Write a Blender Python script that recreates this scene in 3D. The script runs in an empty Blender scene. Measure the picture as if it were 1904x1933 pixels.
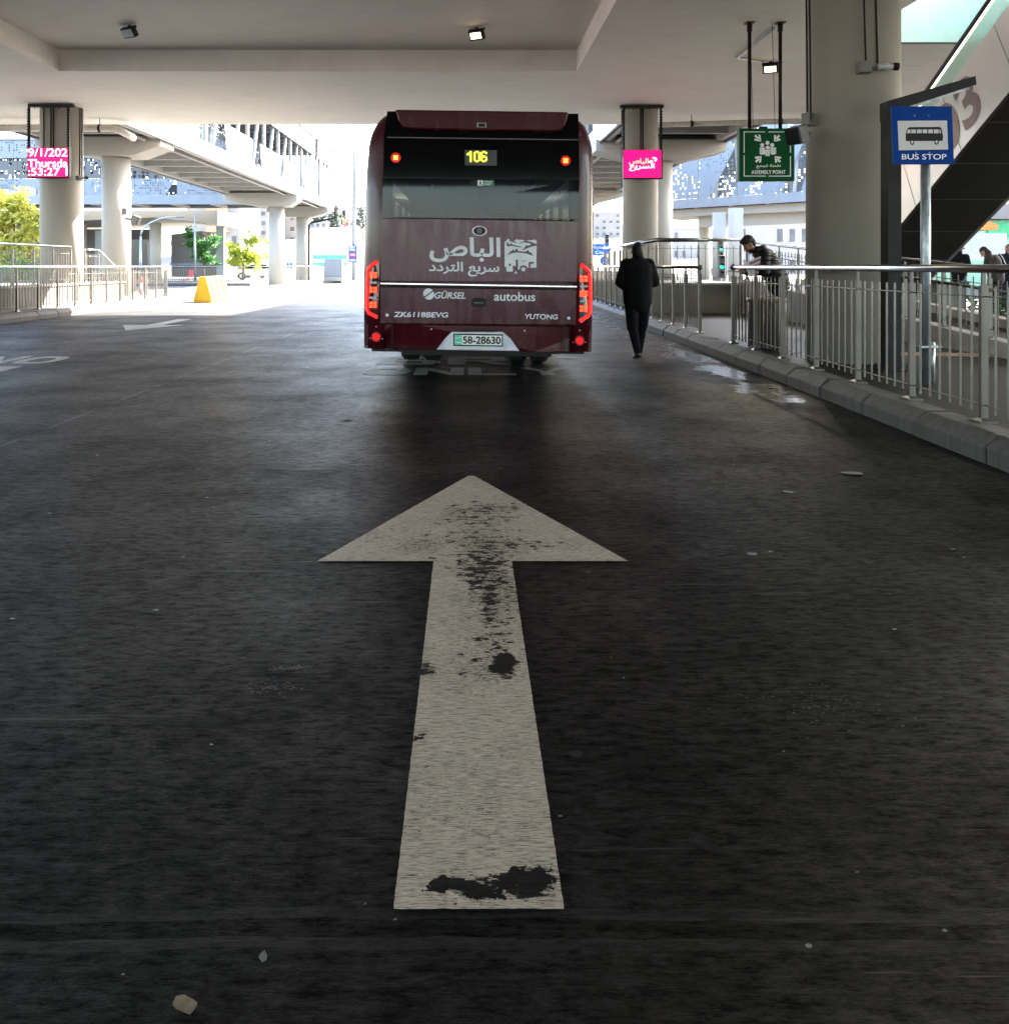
import bpy, bmesh, math, random
from mathutils import Vector, Matrix
R = math.radians
random.seed(7)
S = bpy.context.scene
COL = S.collection

# ------------------------------------------------------------------ camera, light, exposure
F, VX, HY, CH = 1600.0, 882.0, 502.0, 1.40      # focal length, axis and horizon in the picture, eye height
cd = bpy.data.cameras.new("camera"); cam = bpy.data.objects.new("camera", cd); COL.objects.link(cam)
cam.location = (0, 0, CH); cam.rotation_euler = (R(90), 0, 0)
cd.sensor_fit = 'HORIZONTAL'; cd.sensor_width = 36; cd.lens = F/1904*36
cd.shift_x = (952-VX)/1904; cd.shift_y = -(966.5-HY)/1904
cd.clip_start = 0.05; cd.clip_end = 3000
S.camera = cam
SUN_AZ = (0.74, 0.67); SUN_EL = 36.0
W = bpy.data.worlds.new("World"); S.world = W; W.use_nodes = True
nt = W.node_tree
sky = nt.nodes.new('ShaderNodeTexSky'); sky.sky_type = 'NISHITA'; sky.sun_disc = False
sky.sun_elevation = R(SUN_EL); sky.sun_rotation = math.atan2(SUN_AZ[0], SUN_AZ[1])
sky.air_density = 1.0; sky.dust_density = 2.5; sky.ozone_density = 1.0
nt.links.new(sky.outputs[0], nt.nodes['Background'].inputs[0])
nt.nodes['Background'].inputs[1].default_value = 0.15
ld = bpy.data.lights.new("sun", 'SUN'); ld.energy = 5.0; ld.angle = R(0.5); ld.color = (1, .95, .87)
sun = bpy.data.objects.new("sun", ld); COL.objects.link(sun); sun.location = (40, 40, 60)
ce = math.cos(R(SUN_EL)); n_ = math.hypot(*SUN_AZ)
sun.rotation_euler = Vector((SUN_AZ[0]/n_*ce, SUN_AZ[1]/n_*ce, math.sin(R(SUN_EL)))).to_track_quat('Z', 'Y').to_euler()
S.view_settings.view_transform = 'Standard'; S.view_settings.look = 'None'
S.view_settings.exposure = 3.75; S.view_settings.gamma = 1.0
S.cycles.max_bounces = 10; S.cycles.diffuse_bounces = 6; S.cycles.glossy_bounces = 4
S.cycles.transparent_max_bounces = 12; S.cycles.use_denoising = True; S.cycles.denoising_prefilter = 'NONE'
S.cycles.sample_clamp_indirect = 6.0

# ------------------------------------------------------------------ helpers
def P(px, py, Y):
    return Vector(((px-VX)/F*Y, Y, CH-(py-HY)/F*Y))

class MB:
    def __init__(s): s.v = []; s.f = []; s.sm = []
    def add(s, vs, fs, smooth=False):
        o = len(s.v); s.v += [tuple(v) for v in vs]
        for f in fs: s.f.append([i+o for i in f]); s.sm.append(smooth)
        return s
    def box(s, x0, x1, y0, y1, z0, z1):
        return s.add([(x0,y0,z0),(x1,y0,z0),(x1,y1,z0),(x0,y1,z0),(x0,y0,z1),(x1,y0,z1),(x1,y1,z1),(x0,y1,z1)],
                     [(0,3,2,1),(4,5,6,7),(0,1,5,4),(1,2,6,5),(2,3,7,6),(3,0,4,7)])
    def obox(s, c, size, rz=0, rx=0, ry=0):
        M = Matrix.Translation(Vector(c)) @ Matrix.Rotation(rz,4,'Z') @ Matrix.Rotation(ry,4,'Y') @ Matrix.Rotation(rx,4,'X')
        x, y, z = [a/2 for a in size]
        vs = [M @ Vector(p) for p in [(-x,-y,-z),(x,-y,-z),(x,y,-z),(-x,y,-z),(-x,-y,z),(x,-y,z),(x,y,z),(-x,y,z)]]
        return s.add(vs, [(0,3,2,1),(4,5,6,7),(0,1,5,4),(1,2,6,5),(2,3,7,6),(3,0,4,7)])
    def tube(s, pts, r, n=10, caps=True, smooth=True):
        pts = [Vector(p) for p in pts]; k = len(pts); vs = []
        rs = r if isinstance(r, (list, tuple)) else [r]*k
        up = None
        for i, p in enumerate(pts):
            d = (pts[min(i+1,k-1)]-pts[max(i-1,0)]).normalized()
            if up is None:
                up = Vector((0,0,1)) if abs(d.z) < .9 else Vector((0,1,0))
            a = d.cross(up).normalized(); b = a.cross(d).normalized(); up = b
            if i and i < k-1:
                d0 = (p-pts[i-1]).normalized(); c = max(.4, math.sqrt(max(0,(1+d0.dot((pts[i+1]-p).normalized()))/2)))
            else: c = 1
            for j in range(n):
                t = 2*math.pi*j/n
                vs.append(p + (a*math.cos(t)+b*math.sin(t))*rs[i]/(c if c < 1 else 1))
        fs = [(i*n+j, i*n+(j+1)%n, (i+1)*n+(j+1)%n, (i+1)*n+j) for i in range(k-1) for j in range(n)]
        s.add(vs, fs, smooth)
        if caps:
            s.add(vs[:n], [tuple(range(n))[::-1]]); s.add(vs[-n:], [tuple(range(n))])
        return s
    def prism(s, poly, fn0, fn1):
        """poly: list of 2-D points; fn0/fn1 turn a point into the two end positions"""
        n = len(poly); a = [fn0(*p) for p in poly]; b = [fn1(*p) for p in poly]
        return s.add(a+b, [tuple(range(n))[::-1], tuple(range(n, 2*n))] + [(i,(i+1)%n,n+(i+1)%n,n+i) for i in range(n)])
    def sphere(s, c, r, n=12, m=8):
        r = r if isinstance(r, (tuple, list)) else (r, r, r); vs = []
        for i in range(m+1):
            t = math.pi*i/m
            for j in range(n):
                u = 2*math.pi*j/n
                vs.append((c[0]+r[0]*math.sin(t)*math.cos(u), c[1]+r[1]*math.sin(t)*math.sin(u), c[2]+r[2]*math.cos(t)))
        return s.add(vs, [(i*n+j, (i+1)*n+j, (i+1)*n+(j+1)%n, i*n+(j+1)%n) for i in range(m) for j in range(n)], True)
    def lathe(s, prof, c=(0,0,0), n=32, smooth=True):
        vs = [(c[0]+r*math.cos(2*math.pi*j/n), c[1]+r*math.sin(2*math.pi*j/n), c[2]+z) for r, z in prof for j in range(n)]
        return s.add(vs, [(i*n+j, i*n+(j+1)%n, (i+1)*n+(j+1)%n, (i+1)*n+j) for i in range(len(prof)-1) for j in range(n)], smooth)
    def mesh(s, name, m, off=None):
        me = bpy.data.meshes.new(name)
        vs = s.v if off is None else [(x-off[0], y-off[1], z-off[2]) for x, y, z in s.v]
        me.from_pydata(vs, [], s.f); me.update()
        me.polygons.foreach_set('use_smooth', s.sm)
        bm = bmesh.new(); bm.from_mesh(me); bmesh.ops.remove_doubles(bm, verts=bm.verts, dist=1e-5)
        bmesh.ops.recalc_face_normals(bm, faces=bm.faces); bm.to_mesh(me); bm.free()
        if m: me.materials.append(m)
        return me
    def build(s, name, m, parent=None, world=False, bevel=0, label=None):
        off = None
        if parent is not None and world:
            q = parent
            while q.parent: q = q.parent
            off = q.location
        o = bpy.data.objects.new(name, s.mesh(name, m, off)); COL.objects.link(o)
        if parent is not None: o.parent = parent
        if bevel:
            b = o.modifiers.new('bevel', 'BEVEL'); b.width = bevel; b.segments = 2; b.limit_method = 'ANGLE'
        if label: o['label'] = label
        return o

def tag(o, label=None, cat=None, group=None, kind=None):
    if label: o['label'] = label
    if cat: o['category'] = cat
    if group: o['group'] = group
    if kind: o['kind'] = kind
    return o
def empty(name, loc, label=None, cat=None, group=None):
    o = bpy.data.objects.new(name, None); o.empty_display_size = .2; COL.objects.link(o); o.location = loc
    return tag(o, label, cat, group)
def copy_part(o, parent, loc=None):
    c = o.copy(); COL.objects.link(c); c.parent = parent
    if loc is not None: c.location = loc
    return c
def copy_tree(o, parent=None):
    c = o.copy(); COL.objects.link(c); c.parent = parent
    for ch in list(o.children): copy_tree(ch, c)
    return c

def text_mb(s, width=None, height=None, bold=.0, italic=0, stretch=None):
    """lettering as flat faces in x (right) and z (up), centred; every letter a hair proud of the last"""
    c = bpy.data.curves.new('t', 'FONT'); c.body = s; c.size = 1; c.offset = bold; c.shear = italic; c.resolution_u = 5
    o = bpy.data.objects.new('t', c); COL.objects.link(o)
    me = bpy.data.meshes.new_from_object(o.evaluated_get(bpy.context.evaluated_depsgraph_get()))
    bpy.data.objects.remove(o); bpy.data.curves.remove(c)
    vs = [v.co.copy() for v in me.vertices]; fs = [tuple(p.vertices) for p in me.polygons]
    bpy.data.meshes.remove(me)
    par = list(range(len(vs)))
    def find(a):
        while par[a] != a: par[a] = par[par[a]]; a = par[a]
        return a
    for f in fs:
        for a in f[1:]: par[find(f[0])] = find(a)
    ids = {}
    x0, x1 = min(v.x for v in vs), max(v.x for v in vs); y0, y1 = min(v.y for v in vs), max(v.y for v in vs)
    kx = (width/(x1-x0)) if width else height/(y1-y0)
    kz = (height/(y1-y0)) if height else kx
    m = MB(); out = []
    for i, v in enumerate(vs):
        k = ids.setdefault(find(i), len(ids))
        out.append(((v.x-(x0+x1)/2)*kx, -(k % 3)*.0006, (v.y-(y0+y1)/2)*kz))
    m.add(out, fs); return m
def place(m, M):
    m.v = [tuple(M @ Vector(v)) for v in m.v]; return m

# ------------------------------------------------------------------ materials
MATS = {}
def nodes(name):
    m = bpy.data.materials.new(name); m.use_nodes = True; t = m.node_tree
    return m, t, t.nodes['Principled BSDF']
def N(t, typ, **kw):
    n = t.nodes.new(typ)
    for k, v in kw.items(): setattr(n, k, v)
    return n
def link(t, a, b): t.links.new(a, b)
def math_(t, op, a, b=None, c=None):
    n = N(t, 'ShaderNodeMath', operation=op)
    for i, x in enumerate((a, b, c)):
        if x is None: continue
        if isinstance(x, (int, float)): n.inputs[i].default_value = x
        else: link(t, x, n.inputs[i])
    return n.outputs[0]
def noise(t, vec, scale, detail=4, rough=.55, mscale=None):
    if mscale:
        mp = N(t, 'ShaderNodeMapping'); mp.inputs['Scale'].default_value = mscale; link(t, vec, mp.inputs[0]); vec = mp.outputs[0]
    n = N(t, 'ShaderNodeTexNoise'); n.inputs['Scale'].default_value = scale; n.inputs['Detail'].default_value = detail
    n.inputs['Roughness'].default_value = rough; link(t, vec, n.inputs['Vector']); return n.outputs['Fac']
def ramp(t, fac, stops):
    n = N(t, 'ShaderNodeValToRGB'); e = n.color_ramp.elements
    while len(e) < len(stops): e.new(.5)
    for el, (p, c) in zip(e, stops):
        el.position = p; el.color = (c, c, c, 1) if isinstance(c, (int, float)) else (*c, 1)
    link(t, fac, n.inputs[0]); return n.outputs[0]
def mixc(t, fac, a, b, mode='MIX'):
    n = N(t, 'ShaderNodeMix', data_type='RGBA', blend_type=mode)
    for sock, x in ((n.inputs[0], fac), (n.inputs[6], a), (n.inputs[7], b)):
        if isinstance(x, (int, float)): sock.default_value = x
        elif isinstance(x, tuple): sock.default_value = (*x, 1)
        else: link(t, x, sock)
    return n.outputs[2]
def bump(t, b, h, strength, dist=.01):
    n = N(t, 'ShaderNodeBump'); n.inputs['Strength'].default_value = strength; n.inputs['Distance'].default_value = dist
    link(t, h, n.inputs['Height']); link(t, n.outputs[0], b.inputs['Normal'])
def mat(name, col, rough=.5, metal=0, var=.12, scale=6, mscale=None, bmp=0, coat=0, spec=.5, emit=None, es=0):
    if name in MATS: return MATS[name]
    m, t, b = nodes(name); MATS[name] = m
    tc = N(t, 'ShaderNodeTexCoord').outputs['Object']
    f = noise(t, tc, scale, 5, .6, mscale)
    lo = tuple(max(0, c*(1-var*1.6)) for c in col); hi = tuple(min(1, c*(1+var*1.6)) for c in col)
    link(t, ramp(t, f, [(.25, lo), (.75, hi)]), b.inputs['Base Color'])
    link(t, ramp(t, f, [(.2, min(1, rough*1.15)), (.8, rough*.85)]), b.inputs['Roughness'])
    b.inputs['Metallic'].default_value = metal; b.inputs['Specular IOR Level'].default_value = spec
    b.inputs['Coat Weight'].default_value = coat; b.inputs['Coat Roughness'].default_value = .05
    if bmp: bump(t, b, f, bmp)
    if emit: b.inputs['Emission Color'].default_value = (*emit, 1); b.inputs['Emission Strength'].default_value = es
    return m

def road_base(t):
    """colour, roughness and height of broomed, worn concrete; streaks run across the road"""
    tc = N(t, 'ShaderNodeTexCoord').outputs['Object']
    broom = noise(t, tc, 1, 6, .78, (11, 120, 1))
    fine = noise(t, tc, 1, 4, .7, (26, 420, 1))
    streak = noise(t, tc, 1, 9, .80, (5, 20, 1))
    speckle = noise(t, tc, 1, 9, .82, (12, 34, 1))
    grit = noise(t, tc, 95, 3, .75)
    patch = noise(t, tc, .8, 7, .68)
    track = noise(t, tc, 1, 4, .6, (1.6, .12, 1))
    blot = noise(t, tc, 2.6, 8, .72)
    c = mixc(t, ramp(t, patch, [(.35, 0), (.65, 1)]), (.0060, .0059, .0062), (.0140, .0137, .0139))
    c = mixc(t, math_(t, 'MULTIPLY', ramp(t, track, [(.45, 0), (.70, 1)]), .6), c, (.024, .0237, .024))
    c = mixc(t, math_(t, 'MULTIPLY', ramp(t, streak, [(.50, 0), (.74, 1)]), .5), c, (.034, .0335, .034))
    c = mixc(t, math_(t, 'MULTIPLY', ramp(t, broom, [(.46, 0), (.68, 1)]), .5), c, (.034, .0335, .033))
    c = mixc(t, math_(t, 'MULTIPLY', ramp(t, fine, [(.40, 1), (.55, 0)]), .65), c, (.002, .002, .002))
    c = mixc(t, math_(t, 'MULTIPLY', ramp(t, grit, [(.57, 0), (.70, 1)]), .55), c, (.040, .039, .038))
    line = ramp(t, noise(t, tc, 1, 5, .8, (.55, 12, 1)), [(.615, 0), (.66, 1)])
    c = mixc(t, math_(t, 'MULTIPLY', line, .7), c, (.075, .073, .071))
    scuff = ramp(t, noise(t, tc, 1, 7, .8, (3.5, 4.0, 1)), [(.56, 0), (.66, 1)])
    c = mixc(t, math_(t, 'MULTIPLY', math_(t, 'MULTIPLY', scuff, ramp(t, streak, [(.45, 0), (.62, 1)])), .7), c, (.075, .074, .072))
    groove = noise(t, tc, 1, 5, .75, (5, 78, 1))
    c = mixc(t, math_(t, 'MULTIPLY', ramp(t, groove, [(.36, 1), (.50, 0)]), .75), c, (.0018, .0018, .0018)); c = mixc(t, math_(t, 'MULTIPLY', ramp(t, groove, [(.56, 0), (.70, 1)]), .45), c, (.036, .0355, .035))
    c = mixc(t, math_(t, 'MULTIPLY', ramp(t, speckle, [(.54, 0), (.64, 1)]), .5), c, (.036, .0355, .035)); c = mixc(t, ramp(t, speckle, [(.36, .7), (.44, 0)]), c, (.003, .003, .003))
    c = mixc(t, ramp(t, blot, [(.60, 0), (.70, .8)]), c, (.0035, .0035, .0036))
    c = mixc(t, ramp(t, blot, [(.27, .5), (.34, 0)]), c, (.034, .0335, .034))
    sp = N(t, 'ShaderNodeTexVoronoi', feature='F1'); sp.inputs['Scale'].default_value = 2.4; link(t, tc, sp.inputs['Vector'])
    rnd = N(t, 'ShaderNodeSeparateColor'); link(t, sp.outputs['Color'], rnd.inputs[0])
    spot = math_(t, 'MULTIPLY', math_(t, 'LESS_THAN', sp.outputs['Distance'], math_(t, 'MULTIPLY', rnd.outputs[0], .075)), math_(t, 'GREATER_THAN', rnd.outputs[1], .45))
    c = mixc(t, math_(t, 'MULTIPLY', spot, .5), c, (.10, .097, .095))
    xyz = N(t, 'ShaderNodeSeparateXYZ'); link(t, tc, xyz.inputs[0])
    wav = math_(t, 'MULTIPLY', math_(t, 'SUBTRACT', noise(t, tc, .35, 4, .6), .5), 9)
    lane = ramp(t, math_(t, 'MULTIPLY', math_(t, 'ADD', math_(t, 'SUBTRACT', 0, xyz.outputs[0]), math_(t, 'MULTIPLY', wav, .35)), .1), [(.32, 0), (.50, 1)])
    c = mixc(t, math_(t, 'MULTIPLY', lane, math_(t, 'MULTIPLY', streak, 1.1)), c, (.030, .030, .0305))
    c = mixc(t, 1.0, c, (.56, .56, .565), 'MULTIPLY')
    far = ramp(t, math_(t, 'MULTIPLY', math_(t, 'ADD', xyz.outputs[1], wav), .01), [(.22, 0), (.34, 1)])  # road beyond the canopy: sunlit brightness put into a paler colour
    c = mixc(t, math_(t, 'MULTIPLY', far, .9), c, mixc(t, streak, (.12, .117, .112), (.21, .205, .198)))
    wob = math_(t, 'MULTIPLY', math_(t, 'SUBTRACT', noise(t, tc, 1.2, 3), .5), .10)
    jy = math_(t, 'ADD', xyz.outputs[1], wob)
    j = math_(t, 'ABSOLUTE', math_(t, 'SUBTRACT', math_(t, 'MODULO', math_(t, 'ADD', jy, 134-1.785+3.35), 6.7), 3.35))
    joint = math_(t, 'LESS_THAN', j, math_(t, 'ADD', .010, math_(t, 'MULTIPLY', patch, .03)))
    jx = math_(t, 'ABSOLUTE', math_(t, 'ADD', xyz.outputs[0], math_(t, 'ADD', 3.62, math_(t, 'MULTIPLY', wob, .2))))
    joint2 = math_(t, 'LESS_THAN', jx, .012)
    c = mixc(t, math_(t, 'MULTIPLY', math_(t, 'LESS_THAN', j, .055), .6), c, (.026, .0255, .025)); c = mixc(t, joint, c, (.0004, .0004, .0004)); c = mixc(t, math_(t, 'MULTIPLY', joint2, ramp(t, patch, [(.42, 0), (.55, 1)])), c, (.10, .098, .096))
    kd = math_(t, 'SUBTRACT', xyz.outputs[0], math_(t, 'MULTIPLY', xyz.outputs[1], .023))
    c = mixc(t, math_(t, 'MULTIPLY', ramp(t, math_(t, 'MULTIPLY', math_(t, 'ADD', kd, math_(t, 'MULTIPLY', patch, .6)), .2), [(.68, 0), (.77, 1)]), .75), c, (.0045, .0042, .004))
    rgh = ramp(t, math_(t, 'ADD', math_(t, 'MULTIPLY', streak, .6), math_(t, 'MULTIPLY', patch, .4)), [(.36, .62), (.66, .40)])
    # damp film along the right kerb and a few puddles
    near = math_(t, 'SUBTRACT', 1, math_(t, 'MULTIPLY', math_(t, 'ABSOLUTE', math_(t, 'SUBTRACT', math_(t, 'SUBTRACT', xyz.outputs[0], math_(t, 'MULTIPLY', xyz.outputs[1], .023)), 3.1)), 1.15))
    yr = math_(t, 'MULTIPLY', ramp(t, math_(t, 'MULTIPLY', xyz.outputs[1], .02), [(.13, 0), (.18, 1)]), 1)
    wn = noise(t, tc, 1, 6, .68, (1.5, 1.1, 1))
    wet = ramp(t, math_(t, 'MULTIPLY', math_(t, 'ADD', math_(t, 'MULTIPLY', near, .45), wn), yr), [(.825, 0), (.90, 1)])
    rgh = mixc(t, wet, rgh, mixc(t, broom, (.10,.10,.10), (.30,.30,.30)))
    c = mixc(t, math_(t, 'MULTIPLY', wet, .75), c, (.010, .010, .011))
    h = math_(t, 'ADD', math_(t, 'MULTIPLY', broom, .40), math_(t, 'ADD', math_(t, 'MULTIPLY', fine, .2), math_(t, 'ADD', math_(t, 'MULTIPLY', grit, .3), math_(t, 'MULTIPLY', speckle, .35))))
    h = math_(t, 'MULTIPLY', h, math_(t, 'SUBTRACT', 1, math_(t, 'MULTIPLY', wet, .8)))
    h = math_(t, 'SUBTRACT', h, math_(t, 'MULTIPLY', math_(t, 'MAXIMUM', joint, joint2), 1.5))
    spc = mixc(t, wet, mixc(t, math_(t, 'MAXIMUM', math_(t, 'MULTIPLY', line, .8), math_(t, 'MULTIPLY', ramp(t, speckle, [(.42, .05), (.60, 1)]), ramp(t, patch, [(.36, .25), (.60, 1)]))), (.012,.012,.012), (.30,.30,.30)), (.5,.5,.5))
    return tc, c, rgh, h, broom, fine, spc
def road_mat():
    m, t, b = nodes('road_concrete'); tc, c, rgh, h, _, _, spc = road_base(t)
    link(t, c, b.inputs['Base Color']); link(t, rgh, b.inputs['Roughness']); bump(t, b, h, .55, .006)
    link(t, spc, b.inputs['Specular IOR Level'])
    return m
def paint_mat(name='road_paint', lo=(.50,.435,.345), hi=(.82,.72,.585), thr=.665):
    m, t, b = nodes(name); tc, c, rgh, h, broom, fine, spc = road_base(t)
    b.inputs['Specular IOR Level'].default_value = .12
    n1 = noise(t, tc, 1, 8, .70, (16, 26, 1)); big = noise(t, tc, 1.6, 3, .5)
    dirt = noise(t, tc, 5, 5, .6)
    xyz = N(t, 'ShaderNodeSeparateXYZ'); link(t, tc, xyz.inputs[0])
    wear = math_(t, 'MULTIPLY', math_(t, 'SUBTRACT', big, .5), .40)
    for cx, cy, rx, ry, amp in ((.09,3.5,.17,.75,.20),(.04,4.5,.35,.9,.125),(.13,2.97,.05,.10,.34),(-.16,2.93,.07,.06,.22),(.02,1.905,.15,.055,.30),(.15,1.93,.07,.07,.34),(-.06,1.92,.025,.03,.3),(-.16,2.5,.06,.10,.14),(.40,4.25,.35,.12,.12)):
        d = math_(t, 'SQRT', math_(t, 'ADD', math_(t, 'POWER', math_(t, 'DIVIDE', math_(t, 'SUBTRACT', xyz.outputs[0], cx), rx), 2), math_(t, 'POWER', math_(t, 'DIVIDE', math_(t, 'SUBTRACT', xyz.outputs[1], cy), ry), 2)))
        wear = math_(t, 'ADD', wear, math_(t, 'MULTIPLY', math_(t, 'MAXIMUM', math_(t, 'SUBTRACT', 1.15, d), 0), amp))
    flake = ramp(t, math_(t, 'ADD', n1, wear), [(thr, 0), (thr+.015, 1)])
    groove = math_(t, 'MULTIPLY', ramp(t, fine, [(.45, .95), (.53, 0)]), ramp(t, broom, [(.40, .95), (.62, .10)]))
    pc = mixc(t, dirt, lo, hi)
    speck = noise(t, tc, 1, 4, .8, (45, 120, 1)); mass = noise(t, tc, 2.2, 4, .6)
    speck = ramp(t, math_(t, 'ADD', speck, math_(t, 'ADD', math_(t, 'MULTIPLY', wear, .5), math_(t, 'MULTIPLY', math_(t, 'SUBTRACT', mass, .5), .30))), [(.57, 0), (.66, .9)])
    k = math_(t, 'MAXIMUM', math_(t, 'MAXIMUM', flake, speck), groove)
    link(t, mixc(t, k, pc, c), b.inputs['Base Color']); link(t, mixc(t, k, (.6, .6, .6), rgh), b.inputs['Roughness'])
    bump(t, b, math_(t, 'SUBTRACT', h, math_(t, 'MULTIPLY', flake, .8)), .5, .005)
    return m
def concrete(name, col, streak=(1, 14, 1), var=.10, rough=.75, stain=.25):
    m, t, b = nodes(name); MATS[name] = m
    tc = N(t, 'ShaderNodeTexCoord').outputs['Object']
    a = noise(t, tc, 1, 6, .6, streak); g = noise(t, tc, .7, 4, .6); f = noise(t, tc, 45, 3, .6)
    c = mixc(t, a, tuple(x*(1-var*1.5) for x in col), tuple(min(1, x*(1+var)) for x in col))
    c = mixc(t, math_(t, 'MULTIPLY', ramp(t, g, [(.5, 0), (.75, 1)]), stain), c, tuple(x*.62 for x in col))
    c = mixc(t, math_(t, 'MULTIPLY', f, .18), c, tuple(x*.7 for x in col))
    link(t, c, b.inputs['Base Color']); b.inputs['Roughness'].default_value = rough
    bump(t, b, math_(t, 'ADD', a, math_(t, 'MULTIPLY', f, .4)), .25, .01)
    return m
def perforated(name, col, cell=.15, thr=.45, size=.34, rough=.45):
    m, t, b = nodes(name); MATS[name] = m
    g = N(t, 'ShaderNodeTexCoord').outputs['Object']; x = N(t, 'ShaderNodeSeparateXYZ'); link(t, g, x.inputs[0])
    u = math_(t, 'DIVIDE', math_(t, 'ADD', x.outputs[0], x.outputs[1]), cell); v = math_(t, 'DIVIDE', x.outputs[2], cell)
    du = math_(t, 'SUBTRACT', math_(t, 'FRACT', u), .5); dv = math_(t, 'SUBTRACT', math_(t, 'FRACT', v), .5)
    d = math_(t, 'SQRT', math_(t, 'ADD', math_(t, 'MULTIPLY', du, du), math_(t, 'MULTIPLY', dv, dv)))
    cv = N(t, 'ShaderNodeCombineXYZ'); link(t, math_(t, 'FLOOR', u), cv.inputs[0]); link(t, math_(t, 'FLOOR', v), cv.inputs[1])
    wn = N(t, 'ShaderNodeTexWhiteNoise', noise_dimensions='2D'); link(t, cv.outputs[0], wn.inputs['Vector'])
    cl = noise(t, cv.outputs[0], .09, 2)
    on = math_(t, 'GREATER_THAN', math_(t, 'ADD', wn.outputs['Value'], math_(t, 'MULTIPLY', math_(t, 'SUBTRACT', cl, .5), 1.6)), thr)
    hole = math_(t, 'MULTIPLY', math_(t, 'LESS_THAN', d, size), on)
    pan = math_(t, 'LESS_THAN', math_(t, 'FRACT', math_(t, 'DIVIDE', u, 16)), .012)
    link(t, mixc(t, pan, col, tuple(x*.45 for x in col)), b.inputs['Base Color']); b.inputs['Roughness'].default_value = rough
    tr = N(t, 'ShaderNodeBsdfTransparent'); mx = N(t, 'ShaderNodeMixShader')
    link(t, hole, mx.inputs[0]); link(t, b.outputs[0], mx.inputs[1]); link(t, tr.outputs[0], mx.inputs[2])
    link(t, mx.outputs[0], t.nodes['Material Output'].inputs[0])
    return m
def glass(name, tint, alpha, rough=.03):
    m, t, b = nodes(name); MATS[name] = m
    b.inputs['Base Color'].default_value = (*tint, 1); b.inputs['Roughness'].default_value = rough
    tr = N(t, 'ShaderNodeBsdfTransparent'); tr.inputs[0].default_value = (*[min(1, .55+x*.6) for x in tint], 1)
    mx = N(t, 'ShaderNodeMixShader'); fr = noise(t, N(t, 'ShaderNodeTexCoord').outputs['Object'], 3)
    link(t, math_(t, 'ADD', alpha-.04, math_(t, 'MULTIPLY', fr, .08)), mx.inputs[0])
    link(t, tr.outputs[0], mx.inputs[1]); link(t, b.outputs[0], mx.inputs[2])
    link(t, mx.outputs[0], t.nodes['Material Output'].inputs[0]); return m
def emit(name, col, strength):
    return mat(name, tuple(min(1, c*.5) for c in col), .4, var=.02, emit=col, es=strength)
def bus_paint(name, base, dust, amount, coat=.9):
    m, t, b = nodes(name); MATS[name] = m
    tc = N(t, 'ShaderNodeTexCoord').outputs['Object']
    a = noise(t, tc, 1, 6, .65, (9, 4, 1.6)); g = noise(t, tc, 1.8, 4, .6); s = noise(t, tc, 1, 4, .7, (3, 3, 60))
    k = math_(t, 'MULTIPLY', ramp(t, math_(t, 'ADD', math_(t, 'MULTIPLY', a, .45), math_(t, 'ADD', math_(t, 'MULTIPLY', g, .4), math_(t, 'MULTIPLY', s, .15))), [(.43, .0), (.60, 1)]), amount)
    link(t, mixc(t, k, base, dust), b.inputs['Base Color'])
    link(t, ramp(t, k, [(0, .22), (1, .5)]), b.inputs['Roughness'])
    b.inputs['Specular IOR Level'].default_value = .2; b.inputs['Coat Weight'].default_value = coat; link(t, ramp(t, k, [(0, .04), (.8, .3)]), b.inputs['Coat Roughness'])
    return m
def leaf_mat(name, col):
    m, t, b = nodes(name); MATS[name] = m
    tc = N(t, 'ShaderNodeTexCoord').outputs['Object']; f = noise(t, tc, 2.2, 4, .6); g = noise(t, tc, 9, 2)
    c = mixc(t, f, tuple(x*.55 for x in col), tuple(min(1, x*1.5) for x in col)); c = mixc(t, math_(t, 'MULTIPLY', g, .5), c, (col[0]*1.6, col[1]*1.2, col[2]))
    link(t, c, b.inputs['Base Color']); b.inputs['Roughness'].default_value = .55
    tl = N(t, 'ShaderNodeBsdfTranslucent'); link(t, c, tl.inputs[0]); mx = N(t, 'ShaderNodeMixShader'); mx.inputs[0].default_value = .35
    link(t, b.outputs[0], mx.inputs[1]); link(t, tl.outputs[0], mx.inputs[2]); link(t, mx.outputs[0], t.nodes['Material Output'].inputs[0])
    return m

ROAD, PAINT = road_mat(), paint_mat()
PAINT3 = paint_mat('road_paint_shaded', (.26,.255,.24), (.46,.45,.42), .60)  # white lettering darkened: shade under the bus put into the paint colour
PAINT2 = paint_mat('road_paint_clean', (.55,.53,.49), (.74,.72,.68), .70)
CEIL = concrete('ceiling_concrete', (.74, .70, .625), (1.6, 9, 1), .12, .7, .24)
COLN = concrete('backlit_stained_column', (.275, .25, .205), (1, 1, .5), .10, .75, .4)  # stained; darker than the other columns, backlit shade put into the colour
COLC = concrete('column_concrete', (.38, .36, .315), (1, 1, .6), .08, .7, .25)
CAPC = concrete('cap_concrete', (.33, .31, .27), (1, 1, 3), .06, .7, .15)
KERBC = concrete('kerb_concrete', (.068, .062, .055), (15, 15, .9), .75, .75, 1.0)
WALLC = concrete('wall_concrete', (.15, .142, .127), (1, 1, 2), .15, .75, .35)
PAVE = concrete('pavement_concrete', (.012, .0112, .0102), (1, 6, 1), .25, .5, .5)
PAVE.node_tree.nodes['Principled BSDF'].inputs['Specular IOR Level'].default_value = .12
GROUND = concrete('ground_earth', (.24, .19, .14), (1, 1, 1), .2, .9, .4)
STEEL = mat('brushed_steel', (.17, .16, .142), .42, .9, .12, 8, (1, 1, .3))
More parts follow.
